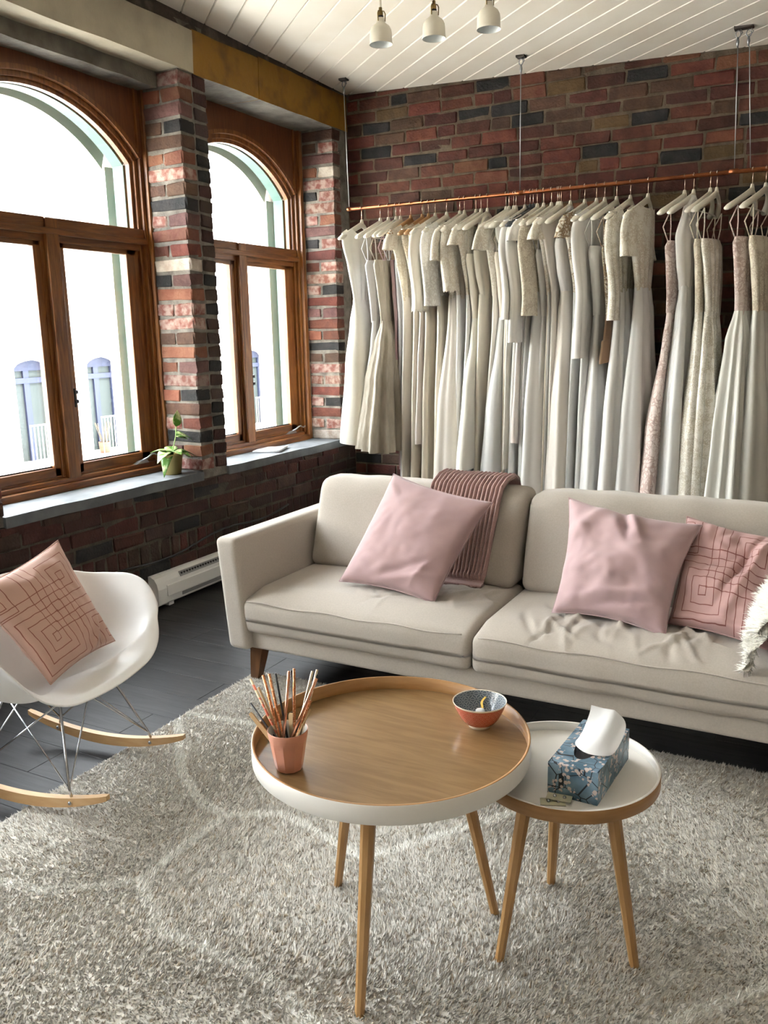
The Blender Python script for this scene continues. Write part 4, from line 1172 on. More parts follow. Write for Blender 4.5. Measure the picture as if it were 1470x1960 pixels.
# top face as strips round the oval
outer = []
for k in range(n):
    a = 2 * PI * k / n; cx, cy = math.cos(a), math.sin(a); s_ = min((TW / 2) / max(1e-6, abs(cx)), (TL_ * .53 if cy < 0 else TL_ * .47) / max(1e-6, abs(cy)))
    outer.append((TW / 2 + cx * s_, TL_ * .53 + cy * s_))
b0 = len(V)
V += [tp_(u, v, TH) for u, v in oval] + [tp_(u, v, TH) for u, v in outer]
for k in range(n): F.append((b0 + k, b0 + n + k, b0 + n + (k + 1) % n, b0 + (k + 1) % n))
for cxy, q in (((TW, TL_), 6), ((0, TL_), 7), ((0, 0), 4), ((TW, 0), 5)):
    ks = sorted(range(n), key=lambda k: (outer[k][0] - cxy[0]) ** 2 + (outer[k][1] - cxy[1]) ** 2)[:2]
    F.append((q, b0 + n + ks[0], b0 + n + ks[1]))
bm = bmesh.new(); vv = [bm.verts.new(v) for v in V]
for f in F: bm.faces.new([vv[i] for i in f])
frombm('carton', bm, blossom_mat('blossom_print'), tb)
V = [tp_(u, v, TH - .0006) for u, v in oval] + [tp_(TW / 2 + (u - TW / 2) * 1.0, v, TH - .02) for u, v in oval]
V.append(tp_(TW / 2, TL_ * .53, TH - .022))
F = [(k, (k + 1) % n, n + (k + 1) % n, n + k) for k in range(n)] + [(n + k, n + (k + 1) % n, 2 * n) for k in range(n)]
mesh('opening_film', V, F, mat('dark_grey_film', (0.10, 0.10, 0.11), 0.25), tb)
# tissue: a folded sheet rising out of the slot and falling towards the near side
TG = [[(.036, .112, .004), (.050, .088, .006), (.070, .074, .004), (.096, .080, .005), (.108, .092, .004)],
      [(.044, .128, .014), (.058, .104, .014), (.078, .096, .026), (.098, .100, .016), (.112, .112, .016)],
      [(.046, .150, .034), (.064, .134, .030), (.084, .126, .044), (.102, .132, .030), (.114, .140, .030)],
      [(.048, .172, .056), (.066, .166, .048), (.086, .160, .058), (.102, .164, .044), (.112, .168, .040)],
      [(.046, .186, .068), (.066, .190, .064), (.086, .188, .066), (.098, .186, .056), (.106, .182, .048)]]
V = [tp_(.072 + (u - .072) * 1.4, .13 + (v - .13) * 1.15, TH + z_) for r_ in TG for (u, v, z_) in r_]
V += [tp_(.052, .150, TH - .018), tp_(.062, .155, TH - .02), tp_(.074, .158, TH - .02)]
F = [(i * 5 + j, i * 5 + j + 1, i * 5 + j + 6, i * 5 + j + 5) for i in range(4) for j in range(4)] + [(20, 25, 26, 21), (21, 26, 27, 22)]
ts = mesh('tissue', V, F, mat('white_tissue_paper', (0.90, 0.90, 0.91), 0.95, trans=.2), tb, True)
md = ts.modifiers.new('soft', 'SUBSURF'); md.levels = 3; md.render_levels = 3
# small pale clips lying by the box
M_CLIP = mat('cream_plastic', (0.70, 0.66, 0.48), 0.35, trans=.3)
for (cx, cy, an, lab) in ((-.497, 1.712, .35, 'small cream card with stud earrings nearest the table rim'), (-.487, 1.727, .1, 'small cream card with stud earrings leaning on the other card')):
    root = empty('earring_card', (cx, cy, .4535), lab, 'earring card', 'small cream cards on the small table')
    ca, sa = math.cos(an), math.sin(an); dz = .006 if an < .3 else 0.0
    def q_(u, v, z): return (cx + u * ca - v * sa, cy + u * sa + v * ca, .4537 + dz + z)
    mesh('card', [q_(u, v, z + .10 * max(0, v)) for z in (0, .0016) for (u, v) in ((-.028, -.013), (.028, -.013), (.028, .013), (-.028, .013))], [(3, 2, 1, 0), (4, 5, 6, 7), (0, 1, 5, 4), (1, 2, 6, 5), (2, 3, 7, 6), (3, 0, 4, 7)], M_CLIP, root)
    for du in (-.01, .012):
        p = q_(du, 0, .0022); lathe('stud', [(.0001, .0055), (.003, .0045), (.0042, .002), (.004, 0)], p, M_CHROME, root, 12)

# ================================================================ ROCKING CHAIR
CHC = Vector((-2.275, 1.872, 0)); CHA = math.radians(8)
chd = Vector((math.cos(CHA), math.sin(CHA), 0)); chn = Vector((-chd.y, chd.x, 0))
def cw(x, y, z): return CHC + chd * x + chn * y + Vector((0, 0, z))
def cs_(x, y, z): return cw(x + .03, y * 1.19, z)
chair = empty('rocking_chair', CHC, 'white moulded armchair on chrome wire legs and wooden rockers', 'chair')
M_SHELL = mat('matte_white_shell', (0.88, 0.875, 0.865), 0.34)
M_ROCK = mat('pale_maple_rocker', (0.50, 0.30, 0.13), 0.45, var=(0.57, 0.37, 0.18), scale=8, stretch=(1, 6, 6))
# rim of the bucket: (angle from front, x, y, z) for one side, mirrored
rim = [(0, .215, .0, .392), (18, .212, .10, .397), (34, .205, .185, .415), (48, .180, .252, .462), (62, .135, .292, .545), (76, .080, .308, .612), (92, .010, .312, .640),
       (110, -.075, .302, .642), (126, -.140, .278, .645), (142, -.195, .228, .668), (158, -.240, .140, .695), (170, -.258, .065, .706), (180, -.262, 0, .708)]
def rim_at(a):
    a = (a + 180) % 360 - 180; s = 1 if a >= 0 else -1; a = abs(a)
    for k in range(len(rim) - 1):
        if a <= rim[k + 1][0] + 1e-9:
            p0 = rim[max(k - 1, 0)]; p1 = rim[k]; p2 = rim[k + 1]; p3 = rim[min(k + 2, len(rim) - 1)]
            t = (a - p1[0]) / (p2[0] - p1[0])
            out = []
            for c_ in (1, 2, 3):
                m1 = (p2[c_] - p0[c_]) / max(1e-6, (p2[0] - p0[0])) * (p2[0] - p1[0]); m2 = (p3[c_] - p1[c_]) / max(1e-6, (p3[0] - p1[0])) * (p2[0] - p1[0])
                if k == 0 and c_ != 2: m1 = 0
                if k == len(rim) - 2 and c_ != 2: m2 = 0
                t2, t3 = t * t, t * t * t
                out.append((2 * t3 - 3 * t2 + 1) * p1[c_] + (t3 - 2 * t2 + t) * m1 + (-2 * t3 + 3 * t2) * p2[c_] + (t3 - t2) * m2)
            return Vector((out[0], out[1] * s, out[2]))
def shell(off):
    V = []; nA, nR = 120, 26
    c0 = Vector((-.02, 0, .365))
    for i in range(nR + 1):
        r_ = i / nR
        for j in range(nA):
            p = rim_at(360 * j / nA); dz = p.z - c0.z
            hgt = sstep(.05, .35, dz)
            e_r = lerp(1.0, .62, hgt)              # steep sides where the rim is high
            g = r_ ** e_r
            g = lerp(r_, math.sin(min(1, r_ * 1.08) * PI / 2) ** .9, hgt * .75)
            h = lerp(r_ ** 2.2, r_ ** 3.1, hgt)
            q = Vector((lerp(c0.x, p.x, g), lerp(c0.y, p.y, g), lerp(c0.z, p.z, h)))
            if hgt < .3: q.z += .012 * math.sin(r_ * PI) * (1 - hgt) - (.014 * sstep(.86, 1.0, r_))
            else: q = q + Vector((p.x - c0.x, p.y, 0)).normalized() * .012 * sstep(.9, 1, r_)
            V.append(q)
    return V, nA, nR
def build_shell():
    V0, nA, nR = shell(0)
    bm = bmesh.new(); vs_ = [bm.verts.new(cs_(v.x, v.y, v.z)) for v in V0]
    for i in range(nR):
        for j in range(nA):
            a = i * nA + j; b = i * nA + (j + 1) % nA
            f = (b, a, a + nA, b + nA)
            if i == 0: continue
            bm.faces.new([vs_[k] for k in f])
    bm.faces.new([vs_[nA + j] for j in range(nA)])
    bmesh.ops.delete(bm, geom=[v for v in vs_[:nA]], context='VERTS')
    bmesh.ops.recalc_face_normals(bm, faces=bm.faces[:])
    up = sum((f.normal.z for f in bm.faces))
    if up < 0: bmesh.ops.reverse_faces(bm, faces=bm.faces[:])
    me = bpy.data.meshes.new('seat_shell'); bm.to_mesh(me); bm.free()
    o = link('seat_shell', me, M_SHELL, chair, True)
    md = o.modifiers.new('thickness', 'SOLIDIFY'); md.thickness = .007; md.offset = -1
    md = o.modifiers.new('smooth', 'SUBSURF'); md.levels = 1; md.render_levels = 1
build_shell()
def rocker(sy):
    rings = []
    n = 30
    for i in range(n + 1):
        t = lerp(-1, 1, i / n); x = t * .345
        z0 = .030 + .068 * t * t; hh = lerp(.036, .017, abs(t) ** 2.2); w = .0115
        ed = .7 if i in (0, n) else 1
        rings.append([cw(x, sy - w * ed, z0), cw(x, sy + w * ed, z0), cw(x, sy + w * ed, z0 + hh), cw(x, sy - w * ed, z0 + hh)])
    V, F = loft(rings, True, True, True)
    rk = mesh('rocker', V, F, M_ROCK, chair)
    for sx in (-1, 1):
        p = cw(sx * .205, sy - (.013 if sy < 0 else .013), .068); tube('bolt', [p - chn * .002, p + chn * .003], .006, M_STEEL, rk, 10)
        p = cw(sx * .205, sy + .013, .068); tube('bolt', [p - chn * .003, p + chn * .002], .006, M_STEEL, rk, 10)
SP = .213
for sy in (-SP, SP): rocker(sy)
top = {(sx, sy): (sx * .115, sy * .125, .352 - (.0 if sx > 0 else .01)) for sx in (-1, 1) for sy in (-1, 1)}
V, F = tube_data([cw(*top[(-1, -1)]), cw(*top[(1, -1)]), cw(*top[(1, 1)]), cw(*top[(-1, 1)]), cw(*top[(-1, -1)])], .0045, 8)
mesh('seat_bracket', V, F, M_CHROME, chair, True)
for sx in (-1, 1):
    for sy in (-1, 1):
        foot = (sx * .205, sy * SP, .075); knee = (sx * .195, sy * SP * .985, .105)
        tube('wire_leg', [cw(*foot), cw(*knee), cw(*top[(sx, sy)])], .0045, M_CHROME, chair, 8)
        tube('wire_leg', [cw(*knee), cw(-sx * .105, sy * .125, .345)], .0030, M_CHROME, chair, 8)
        tube('wire_leg', [cw(*knee), cw(sx * .118, -sy * .02, .348)], .0030, M_CHROME, chair, 8)
cushion('throw_cushion', [cw(-.135, -.200, .725), cw(-.140, .228, .792), cw(.085, .210, .440), cw(.110, -.150, .425)], .055, M_GRID2,
        'peach cushion printed with brown square lines propped in the white rocking chair', 3, wrinkle=.008, folds=((.75, .12, .8, .25, .03, .015), (.88, .2, 1.0, .2, .03, -.012)))

# ================================================================ BASEBOARD HEATER
hy0, hy1 = 3.425, 4.9
heater = empty('baseboard_heater', (XW + .035, (hy0 + hy1) / 2, .0), 'white electric baseboard heater on the brick wall beside the sofa', 'heater')
M_HEAT = mat('white_enamel', (0.72, 0.71, 0.69), 0.35)
M_HEATG = mat('grey_heater_grille', (0.22, 0.22, 0.22), 0.5)
x0 = XW + .003
def heater_prof(y, inset=0.0):
    return [(x0, y, .022), (x0 + .062 - inset, y, .022), (x0 + .068 - inset, y, .030), (x0 + .070 - inset, y, .115), (x0 + .062 - inset, y, .150), (x0 + .045 - inset, y, .176), (x0 + .02, y, .188), (x0, y, .190)]
V, F = loft([heater_prof(hy0), heater_prof(hy0 + .07)], True, True, True); mesh('end_cap', V, F, M_HEAT, heater)
V, F = loft([heater_prof(hy1 - .07), heater_prof(hy1)], True, True, True); mesh('end_cap', V, F, M_HEAT, heater)
V, F = loft([heater_prof(hy0 + .072, .004), heater_prof(hy1 - .072, .004)], True, True, True); mesh('body', V, F, M_HEAT, heater)
boxes('front_panel', [(x0 + .06, x0 + .071, hy0 + .075, hy1 - .075, .062, .128)], M_HEAT, heater, .003)
boxes('lower_slot', [(x0 + .05, x0 + .0675, hy0 + .20, hy1 - .2, .038, .058)], M_HEATG, heater)
V, F = loft([[(x0 + .0595, y, .1475), (x0 + .0445, y, .1735), (x0 + .046, y, .176), (x0 + .062, y, .149)] for y in (hy0 + .20, hy1 - .2)], True, True, True)
gr = mesh('upper_grille', V, F, M_HEATG, heater)
boxes('slot', [(x0 + .052, x0 + .0565, y, y + .012, .158, .170) for y in [hy0 + .21 + .024 * k for k in range(42)]], M_BLACK, gr)
boxes('foot', [(x0, x0 + .05, hy0 + .1, hy0 + .14, 0, .023), (x0, x0 + .05, hy1 - .14, hy1 - .1, 0, .023)], M_HEAT, heater)
cb = tube('power_cable', [(XW + .012, 2.9 + .12 * k, .245 + .02 * math.sin(k * .8) + .006 * k) for k in range(17)], .006, M_BLACK, None, 6)
tag(cb, 'black cable running along the brick wall above the heater', 'cable')

# ================================================================ SILL: plant, magazine
PP = (-3.46, 3.82, .7062)
plant = empty('potted_plant', PP, 'small variegated pothos in a brass pot on the concrete sill', 'plant')
M_BRASS = mat('brushed_brass', (0.62, 0.50, 0.20), 0.36, 1.0)
lathe('pot', [(.0001, 0), (.050, 0), (.053, .003), (.068, .115), (.070, .117), (.0705, .123), (.068, .124), (.0655, .115), (.0001, .1)], PP, M_BRASS, plant, 40)
lathe('soil', [(.0001, .110), (.065, .110), (.065, .104)], PP, mat('dark_soil', (0.04, 0.028, 0.02), 0.95), plant, 24)
def leaf_mat():
    m = mat('variegated_leaf', (0.10, 0.24, 0.035), 0.4, var=(0.62, 0.66, 0.34), scale=26, contrast=(.46, .60), trans=.25)
    return m
def leaf(base, d_, up, ln2, wd, curl):
    d_ = Vector(d_).normalized(); up = Vector(up); s_ = d_.cross(up).normalized(); up = s_.cross(d_)
    V = []; F = []; n = 10
    for i in range(n + 1):
        t = i / n; w = wd * math.sin(PI * min(1, t ** .75)) * (1 - .15 * t) + .0004
        c = Vector(base) + d_ * (ln2 * t) - up * (curl * t * t * ln2)
        for k in (-1, -.5, 0, .5, 1): V.append(c + s_ * (w * k) + up * (abs(k) * w * .28 + .0004))
    for i in range(n):
        for k in range(4): a = i * 5 + k; F.append((a, a + 1, a + 6, a + 5))
    o = mesh('leaf', V, F, leaf_mat(), plant, True)
    md = o.modifiers.new('thickness', 'SOLIDIFY'); md.thickness = .0008
bp = Vector(PP) + Vector((0, 0, .12))
stem_pts = [bp + Vector((.0, .0, -.01)), bp + Vector((.01, .02, .05)), bp + Vector((.012, .038, .10)), bp + Vector((.008, .05, .155))]
tube('stem', stem_pts, .0028, mat('green_stem', (0.22, 0.33, 0.10), 0.6), plant, 6)
leaf(stem_pts[3], (.05, .25, .95), (1, -.4, .2), .10, .030, .15)
leaf(stem_pts[2], (.5, .8, .35), (.2, -.3, 1), .10, .042, .9)
leaf(stem_pts[2], (.6, .5, .2), (.5, -.3, 1), .06, .024, .8)
for k, (dx_, dy_, dz_, l_, w_, c_) in enumerate([(.6, .7, .45, .10, .036, .9), (.7, -.3, .6, .095, .036, .8), (.2, -.9, .5, .10, .034, 1.0), (-.4, .5, .7, .085, .03, .7), (-.6, -.5, .6, .08, .03, .7), (.9, .25, .5, .085, .034, .9), (.3, -.8, .05, .10, .028, 1.3), (.1, .95, .35, .11, .034, 1.0)]):
    b2 = bp + Vector((dx_, dy_, 0)) * .022 + Vector((0, 0, .006))
    leaf(b2, (dx_, dy_, dz_), (-dx_ * .4, -dy_ * .4, 1), l_ * 1.05, w_ * 1.35, c_)
mz = empty('magazine', (-3.52, 4.9, .7065), 'thin white magazine lying open-edged on the concrete sill', 'magazine')
ma = .35
def mq(u, v, z): return (-3.515 + u * math.cos(ma) - v * math.sin(ma), 4.89 + u * math.sin(ma) + v * math.cos(ma), .7068 + z)
for k, (nm, col_) in enumerate((('cover', (0.55, 0.55, 0.62)), ('pages', (0.82, 0.82, 0.84)), ('cover', (0.74, 0.74, 0.80)))):
    V = []; F = []; nn = 12; z0_, z1_ = [(0, .001), (.0012, .0075), (.0078, .0088)][k]
    for i in range(nn + 1):
        u = lerp(-.09, .095 + .006 * k, i / nn); bend = .010 * max(0, (u - .02) / .08) ** 2 * k / 2
        V += [mq(u, -.125, z0_ + bend), mq(u, .125, z0_ + bend), mq(u, .125, z1_ + bend), mq(u, -.125, z1_ + bend)]
    for i in range(nn):
        for q in range(4): F.append((i * 4 + q, i * 4 + (q + 1) % 4, i * 4 + 4 + (q + 1) % 4, i * 4 + 4 + q))
    F += [(3, 2, 1, 0), (nn * 4, nn * 4 + 1, nn * 4 + 2, nn * 4 + 3)]
    mesh(nm, V, F, mat('magazine_%s_%d' % (nm, k), col_, 0.35), mz)

# ================================================================ CEILING SPOTLIGHTS
M_LAMPW = mat('off_white_lamp_enamel', (0.74, 0.69, 0.58), 0.4)
M_LAMPI = mat('white_lamp_inside', (0.70, 0.72, 0.70), 0.5)
M_AGED = mat('aged_brass', (0.24, 0.17, 0.06), 0.4, 1.0)
for (lx, ly, tilt, lab) in ((-2.170, 4.135, -.04, 'off-white bell spotlight nearest the mustard beam'), (-1.905, 4.195, 0, 'off-white bell spotlight in the middle of the three'), (-1.625, 4.215, .03, 'off-white bell spotlight furthest from the mustard beam')):
    zt = zc(lx, ly); zb_ = 2.918
    lp = empty('bell_spotlight', (lx, ly, zt), lab, 'ceiling lamp', 'bell spotlights on the board ceiling')
    prof = [(.058, 0), (.0595, .002), (.0565, .012), (.0555, .05), (.053, .066), (.044, .083), (.029, .094), (.021, .102), (.0185, .112), (.018, .122), (.0001, .123)]
    lathe('shade', prof, (lx, ly, zb_), M_LAMPW, lp, 48)
    lathe('shade_lining', [(.058, .001), (.0545, .012), (.0535, .05), (.051, .065), (.042, .081), (.02, .095), (.0001, .097)], (lx, ly, zb_), M_LAMPI, lp, 48)
    lathe('bulb', [(.0001, .028), (.012, .032), (.02, .045), (.018, .062), (.011, .08), (.011, .097)], (lx, ly, zb_), mat('frosted_bulb', (0.75, 0.75, 0.72), 0.5), lp, 24)
    lathe('socket', [(.0001, .122), (.0125, .122), (.0125, .15), (.009, .153), (.0085, .17), (.0001, .17)], (lx, ly, zb_), M_AGED, lp, 20)
    lathe('black_collar', [(.0135, .121), (.0145, .121), (.0145, .132), (.0135, .132)], (lx, ly, zb_), M_BLACK, lp, 20)
    for k in range(3):
        a = 2 * PI * k / 3 + .4
        tube('bracket_arm', [(lx + .022 * math.cos(a), ly + .022 * math.sin(a), zb_ + .105), (lx + .0235 * math.cos(a), ly + .0235 * math.sin(a), zb_ + .14), (lx + .018 * math.cos(a), ly + .018 * math.sin(a), zb_ + .152), (lx + .006 * math.cos(a), ly + .006 * math.sin(a), zb_ + .155)], .0028, M_AGED, lp, 6)
    lathe('stem', [(.0065, .165), (.0065, zt - zb_ - .006)], (lx, ly, zb_), M_LAMPW, lp, 12)
    lathe('ceiling_plate', [(.0001, zt - zb_ - .022), (.045, zt - zb_ - .020), (.05, zt - zb_ - .010), (.05, zt - zb_ + .003)], (lx, ly, zb_), M_LAMPW, lp, 32)

# ================================================================ CLOTHES RAIL
RZ, RY = 2.347, 5.40
rail = empty('clothes_rail', (-1.3, RY, RZ), 'copper pipe clothes rail hung on wires from the board ceiling', 'clothes rail')
tube('pipe', [(-3.115, RY, RZ), (-1.5, RY, RZ - .004), (.9, RY, RZ)], .0125, M_COPPER, rail, 14)
tube('end_cap', [(-3.122, RY, RZ), (-3.098, RY, RZ)], .0145, M_COPPER, rail, 14)
tube('pipe_coupling', [(-1.895, RY, RZ - .003), (-1.845, RY, RZ - .003)], .0155, M_COPPER, rail, 14)
tube('pipe_coupling', [(-.64, RY, RZ), (-.59, RY, RZ)], .0155, M_COPPER, rail, 14)
for (wx, tx) in ((-3.108, -3.148), (-1.868, -1.885), (-.613, -.640), (-.530, -.585)):
    ct = zc(tx, RY + .04)
    tube('hanging_wire', [(wx, RY, RZ + .010), (lerp(wx, tx, .85), RY + .03, lerp(RZ, ct, .85)), (tx, RY + .04, ct - .09)], .0028, M_STEEL, rail, 6)
    tube('turnbuckle', [(tx, RY + .04, ct - .10), (tx, RY + .04, ct - .075), (tx, RY + .04, ct - .05)], [.004, .009, .005], M_STEEL, rail, 8)
    V, F = tube_data([(tx + .013 * math.sin(a), RY + .04, ct - .035 - .018 * math.cos(a)) for a in [2 * PI * k / 14 for k in range(15)]], .003, 6); mesh('eye_hook', V, F, M_STEEL, rail, True)
    tube('carabiner', [(tx, RY + .04, ct - .055), (tx + .022, RY + .04, ct - .03), (tx + .012, RY + .04, ct - .012)], .0028, M_STEEL, rail, 6)
    if wx > -.6: continue
    w2 = .05 if wx < -.7 else .09
    sh = 0 if wx < -.7 else .028
    box('ceiling_bracket', tx + sh - w2 / 2 * 1.1, tx + sh + w2 / 2 * 1.1, RY + .015, RY + .065, ct - .012, ct + .004, mat('dark_iron', (0.09, 0.08, 0.07), 0.6, .6), rail, .002)

# ================================================================ HANGERS
NZ = 2.272                       # top of the hanger neck
M_HW = mat('ivory_hanger_paint', (0.74, 0.69, 0.58), 0.4); M_HT = mat('tan_beech_hanger', (0.42, 0.235, 0.10), 0.45); M_HD = mat('charcoal_hanger', (0.045, 0.05, 0.06), 0.5)
M_HOOK = mat('polished_hook', (0.78, 0.62, 0.50), 0.2, 1.0)
def hanger_body_mesh():
    rings = []; n = 28
    for i in range(n + 1):
        t = lerp(-1, 1, i / n); L_ = t * .212; a = abs(t)
        zc_ = -.036 - .105 * a ** 1.2; hh = lerp(.022, .017, a) * (1 if a < .97 else .6); ww = lerp(.0085, .021, a ** 1.6) * (1 if a < .97 else .75)
        bow = -.058 * a * a
        rings.append([(bow + ww * math.cos(q), L_, zc_ + hh * math.sin(q)) for q in [2 * PI * k / 12 for k in range(12)]])
    V, F = loft(rings, True, True, True)
    rings = []
    for (z_, r_) in ((-.030, .017), (-.02, .015), (-.006, .011), (-.001, .0095), (.0, .006)):
        rings.append([(r_ * math.cos(q) * .75, r_ * 1.15 * math.sin(q), z_) for q in [2 * PI * k / 12 for k in range(12)]])
    loft(rings, True, True, True, V, F)
    me = bpy.data.meshes.new('hanger_body'); me.from_pydata([tuple(v) for v in V], [], F); me.materials.append(M_HW)
    me.polygons.foreach_set('use_smooth', [True] * len(me.polygons)); return me
def hook_mesh():
    dz = RZ - NZ; rr = .0155
    pts = [(0, 0, -.004), (0, 0, dz - rr * 1.4), (0, .004, dz - rr)] + [(0, rr * math.sin(a) , dz - rr * math.cos(a)) for a in [PI * .35, PI * .6, PI * .85, PI * 1.1, PI * 1.35, PI * 1.6]]
    V, F = tube_data(pts, .0022, 6)
    me = bpy.data.meshes.new('hanger_hook'); me.from_pydata([tuple(v) for v in V], [], F); me.materials.append(M_HOOK)
    me.polygons.foreach_set('use_smooth', [True] * len(me.polygons)); return me
HB, HH = hanger_body_mesh(), hook_mesh()
BARV, BARF = tube_data([(-.048, -.19, -.14), (-.03, 0, -.143), (-.048, .19, -.14)], .004, 8)
HBAR = bpy.data.meshes.new('trouser_bar'); HBAR.from_pydata([tuple(v) for v in BARV], [], BARF); HBAR.materials.append(M_HW)
def hanger(x, yaw, m, label, bar):
    e = empty('coat_hanger', (x, RY, NZ), label, 'hanger', 'hangers on the copper rail')
    e.rotation_euler = (0, 0, -yaw)
    for nm, me in (('hanger_body', HB), ('hanger_hook', HH)) + ((('trouser_bar', HBAR),) if bar else ()):
        o = bpy.data.objects.new(nm, me); COL.objects.link(o); o.parent = e
        if nm != 'hanger_hook': o.material_slots[0].link = 'OBJECT'; o.material_slots[0].material = m
    return e

# ================================================================ GOWNS
def cloth(name, c, **k): return mat(name, c, k.pop('rough', .55), sheen=.35, trans=k.pop('trans', .06), **k)
S_IVORY = cloth('ivory_satin', (0.88, 0.85, 0.76), rough=.45)
S_WHITE = cloth('white_crepe', (0.894, 0.872, 0.839))
S_CREAM = cloth('cream_satin', (0.88, 0.81, 0.68), rough=.42)
S_LILAC = cloth('lilac_white_chiffon', (0.84, 0.83, 0.86))
S_CHAMP = cloth('champagne_crinkle_satin', (0.44, 0.39, 0.305), rough=.36, var=(0.54, 0.49, 0.40), scale=22, stretch=(1, 1, .35), bump=.9, bscale=34)
S_MAUVE = cloth('mauve_satin', (0.42, 0.27, 0.28), rough=.35)
S_GREY = cloth('pearl_grey_chiffon', (0.55, 0.55, 0.56))
S_BEIGE = cloth('beige_chiffon', (0.80, 0.72, 0.60))
S_PEACH = cloth('pale_peach_chiffon', (0.87, 0.81, 0.73), trans=.1)
S_BLUSH = cloth('blush_satin', (0.82, 0.74, 0.69), rough=.42)
S_TULLE = cloth('soft_white_tulle', (0.85, 0.85, 0.835), trans=.12)
S_BALL = cloth('ivory_ball_tulle', (0.88, 0.87, 0.81), trans=.1)
S_TAN = cloth('tan_lining', (0.40, 0.25, 0.15))
S_SLATE = cloth('slate_wool', (0.07, 0.085, 0.10), rough=.9)
S_PALEG = cloth('pale_grey_crepe', (0.82, 0.81, 0.785))
L_IVORY = lace_mat('ivory_lace', (0.86, 0.81, 0.71), (0.72, 0.64, 0.52), 55)
L_WHITE = lace_mat('white_embroidery', (0.88, 0.86, 0.81), (0.75, 0.72, 0.66), 40)
L_TAN = lace_mat('white_applique_on_tan', (0.78, 0.72, 0.62), (0.36, 0.25, 0.15), 42, .53)
L_BEIGE = lace_mat('beige_lace', (0.78, 0.71, 0.58), (0.60, 0.51, 0.39), 60)
L_BLUSH = lace_mat('blush_lace', (0.80, 0.68, 0.63), (0.60, 0.45, 0.40), 40)
L_SEQ = lace_mat('sequin_lace', (0.88, 0.84, 0.75), (0.68, 0.62, 0.50), 75, .5, spark=1)
def arc_ring(a, b, n):
    """n points evenly spaced round a flattened loop, half sizes a (along the hanger) and b (thickness): (t, L, nt, nl)"""
    m = 240; P = []
    for k in range(m):
        q = 2 * PI * k / m; c, s = math.cos(q), math.sin(q); e = .75
        P.append((b * math.copysign(abs(s) ** e, s), a * math.copysign(abs(c) ** e, c)))
    D = [0.0]
    for k in range(m): D.append(D[-1] + math.hypot(P[(k + 1) % m][0] - P[k][0], P[(k + 1) % m][1] - P[k][1]))
    out = []; k = 0
    for i in range(n):
        s = D[-1] * i / n
        while D[k + 1] < s: k += 1
        t = (s - D[k]) / max(1e-9, D[k + 1] - D[k]); p, q = P[k], P[(k + 1) % m]
        tx, ty = q[0] - p[0], q[1] - p[1]; l = math.hypot(tx, ty) or 1
        out.append((lerp(p[0], q[0], t), lerp(p[1], q[1], t), ty / l, -tx / l))
    return out
def gown_piece(nm, tab, fr, m, parent, n=84, nz=26, slope=0.0, seed=0, folds=9, flat_top=True):
    """tab rows: z, a, b, dL (shift along hanger), dT (shift across), fold amplitude"""
    rr = random.Random(seed); ph = [rr.uniform(0, 6.28) for _ in range(5)]; kk = [folds, folds * 2 + rr.choice((-1, 1)), folds // 2 + 1]
    z1, z0 = tab[0][0], tab[-1][0]; rings = []
    for i in range(nz + 1):
        z_ = lerp(z1, z0, i / nz); a, b, dL, dT, fa = table_interp(tab, z_)
        rg_ = []
        for j, (t_, l_, nt, nl) in enumerate(arc_ring(a, b, n)):
            s = 2 * PI * j / n
            w = math.sin(kk[0] * s + ph[0] + .3 * math.sin(z_ * .9 + ph[3]) + 1.3 * math.sin(2 * s + ph[4])) + .15 * math.sin(kk[1] * s + ph[1] + z_ * .4) + .7 * math.sin(kk[2] * s + ph[2])
            w = math.copysign(abs(w) ** .85, w)
            off = fa * w
            T_, L_ = t_ + nt * off + dT, l_ + nl * off * 1.15 + dL
            zz = z_
            if slope:
                q_ = abs(l_) / .212; dip = max(0.0, 1 - (abs(l_) / .135) ** 2)
                zz += sstep(tab[0][0] - .26, tab[0][0], z_) * (NZ - .012 - .105 * q_ ** 1.2 - slope * dip - tab[0][0])
            if i == nz: zz += .012 * math.sin(2 * s + ph[4])
            rg_.append(fr(T_, L_, zz))
        rings.append(rg_)
    V, F = loft(rings, True, False, False)
    return mesh(nm, V, F, m, parent, True)
def sleeve(fr, sgn, z_top, ln2, w0, w1, m, parent, seed, dT=0.0, cuff=None, th=.028, dL=0.0):
    L0 = .178 * sgn
    tab = []
    rr = random.Random(seed)
    rings = []; n, nz = 40, 22; ph = rr.uniform(0, 6)
    for i in range(nz + 1):
        s = i / nz; z_ = z_top - ln2 * s
        a = lerp(w0 * .72, w1, s ** .8) * (.45 + .55 * sstep(-.02, .10, s)); b = lerp(th * .7, th, s)
        rg_ = []
        for j, (t_, l_, nt, nl) in enumerate(arc_ring(a, b, n)):
            q = 2 * PI * j / n; fa = .005 * s * math.sin(4 * q + ph) + .003 * s * math.sin(7 * q + 2 * ph)
            lc = L0 * (1 - .06 * (1 - s)) + sgn * (.026 * s + dL * s)
            rg_.append(fr(t_ + nt * fa + dT * s, l_ + lc + nl * fa, z_ - .05 * (abs(l_ + L0) - .15) * (1 - s)))
        rings.append(rg_)
    V, F = loft(rings, True, True, False)
    sl = mesh('sleeve', V, F, m, parent, True)
    if cuff:
        V, F = loft(rings[-3:] + [[v + Vector((0, 0, -.012 - .006 * math.sin(j * 1.6))) for j, v in enumerate(rings[-1])]], True)
        V = [v * 1.0 for v in V]
        mesh('cuff', [Vector(v) + Vector((0, 0, -.0015)) for v in V], F, cuff, sl, True)
    return sl
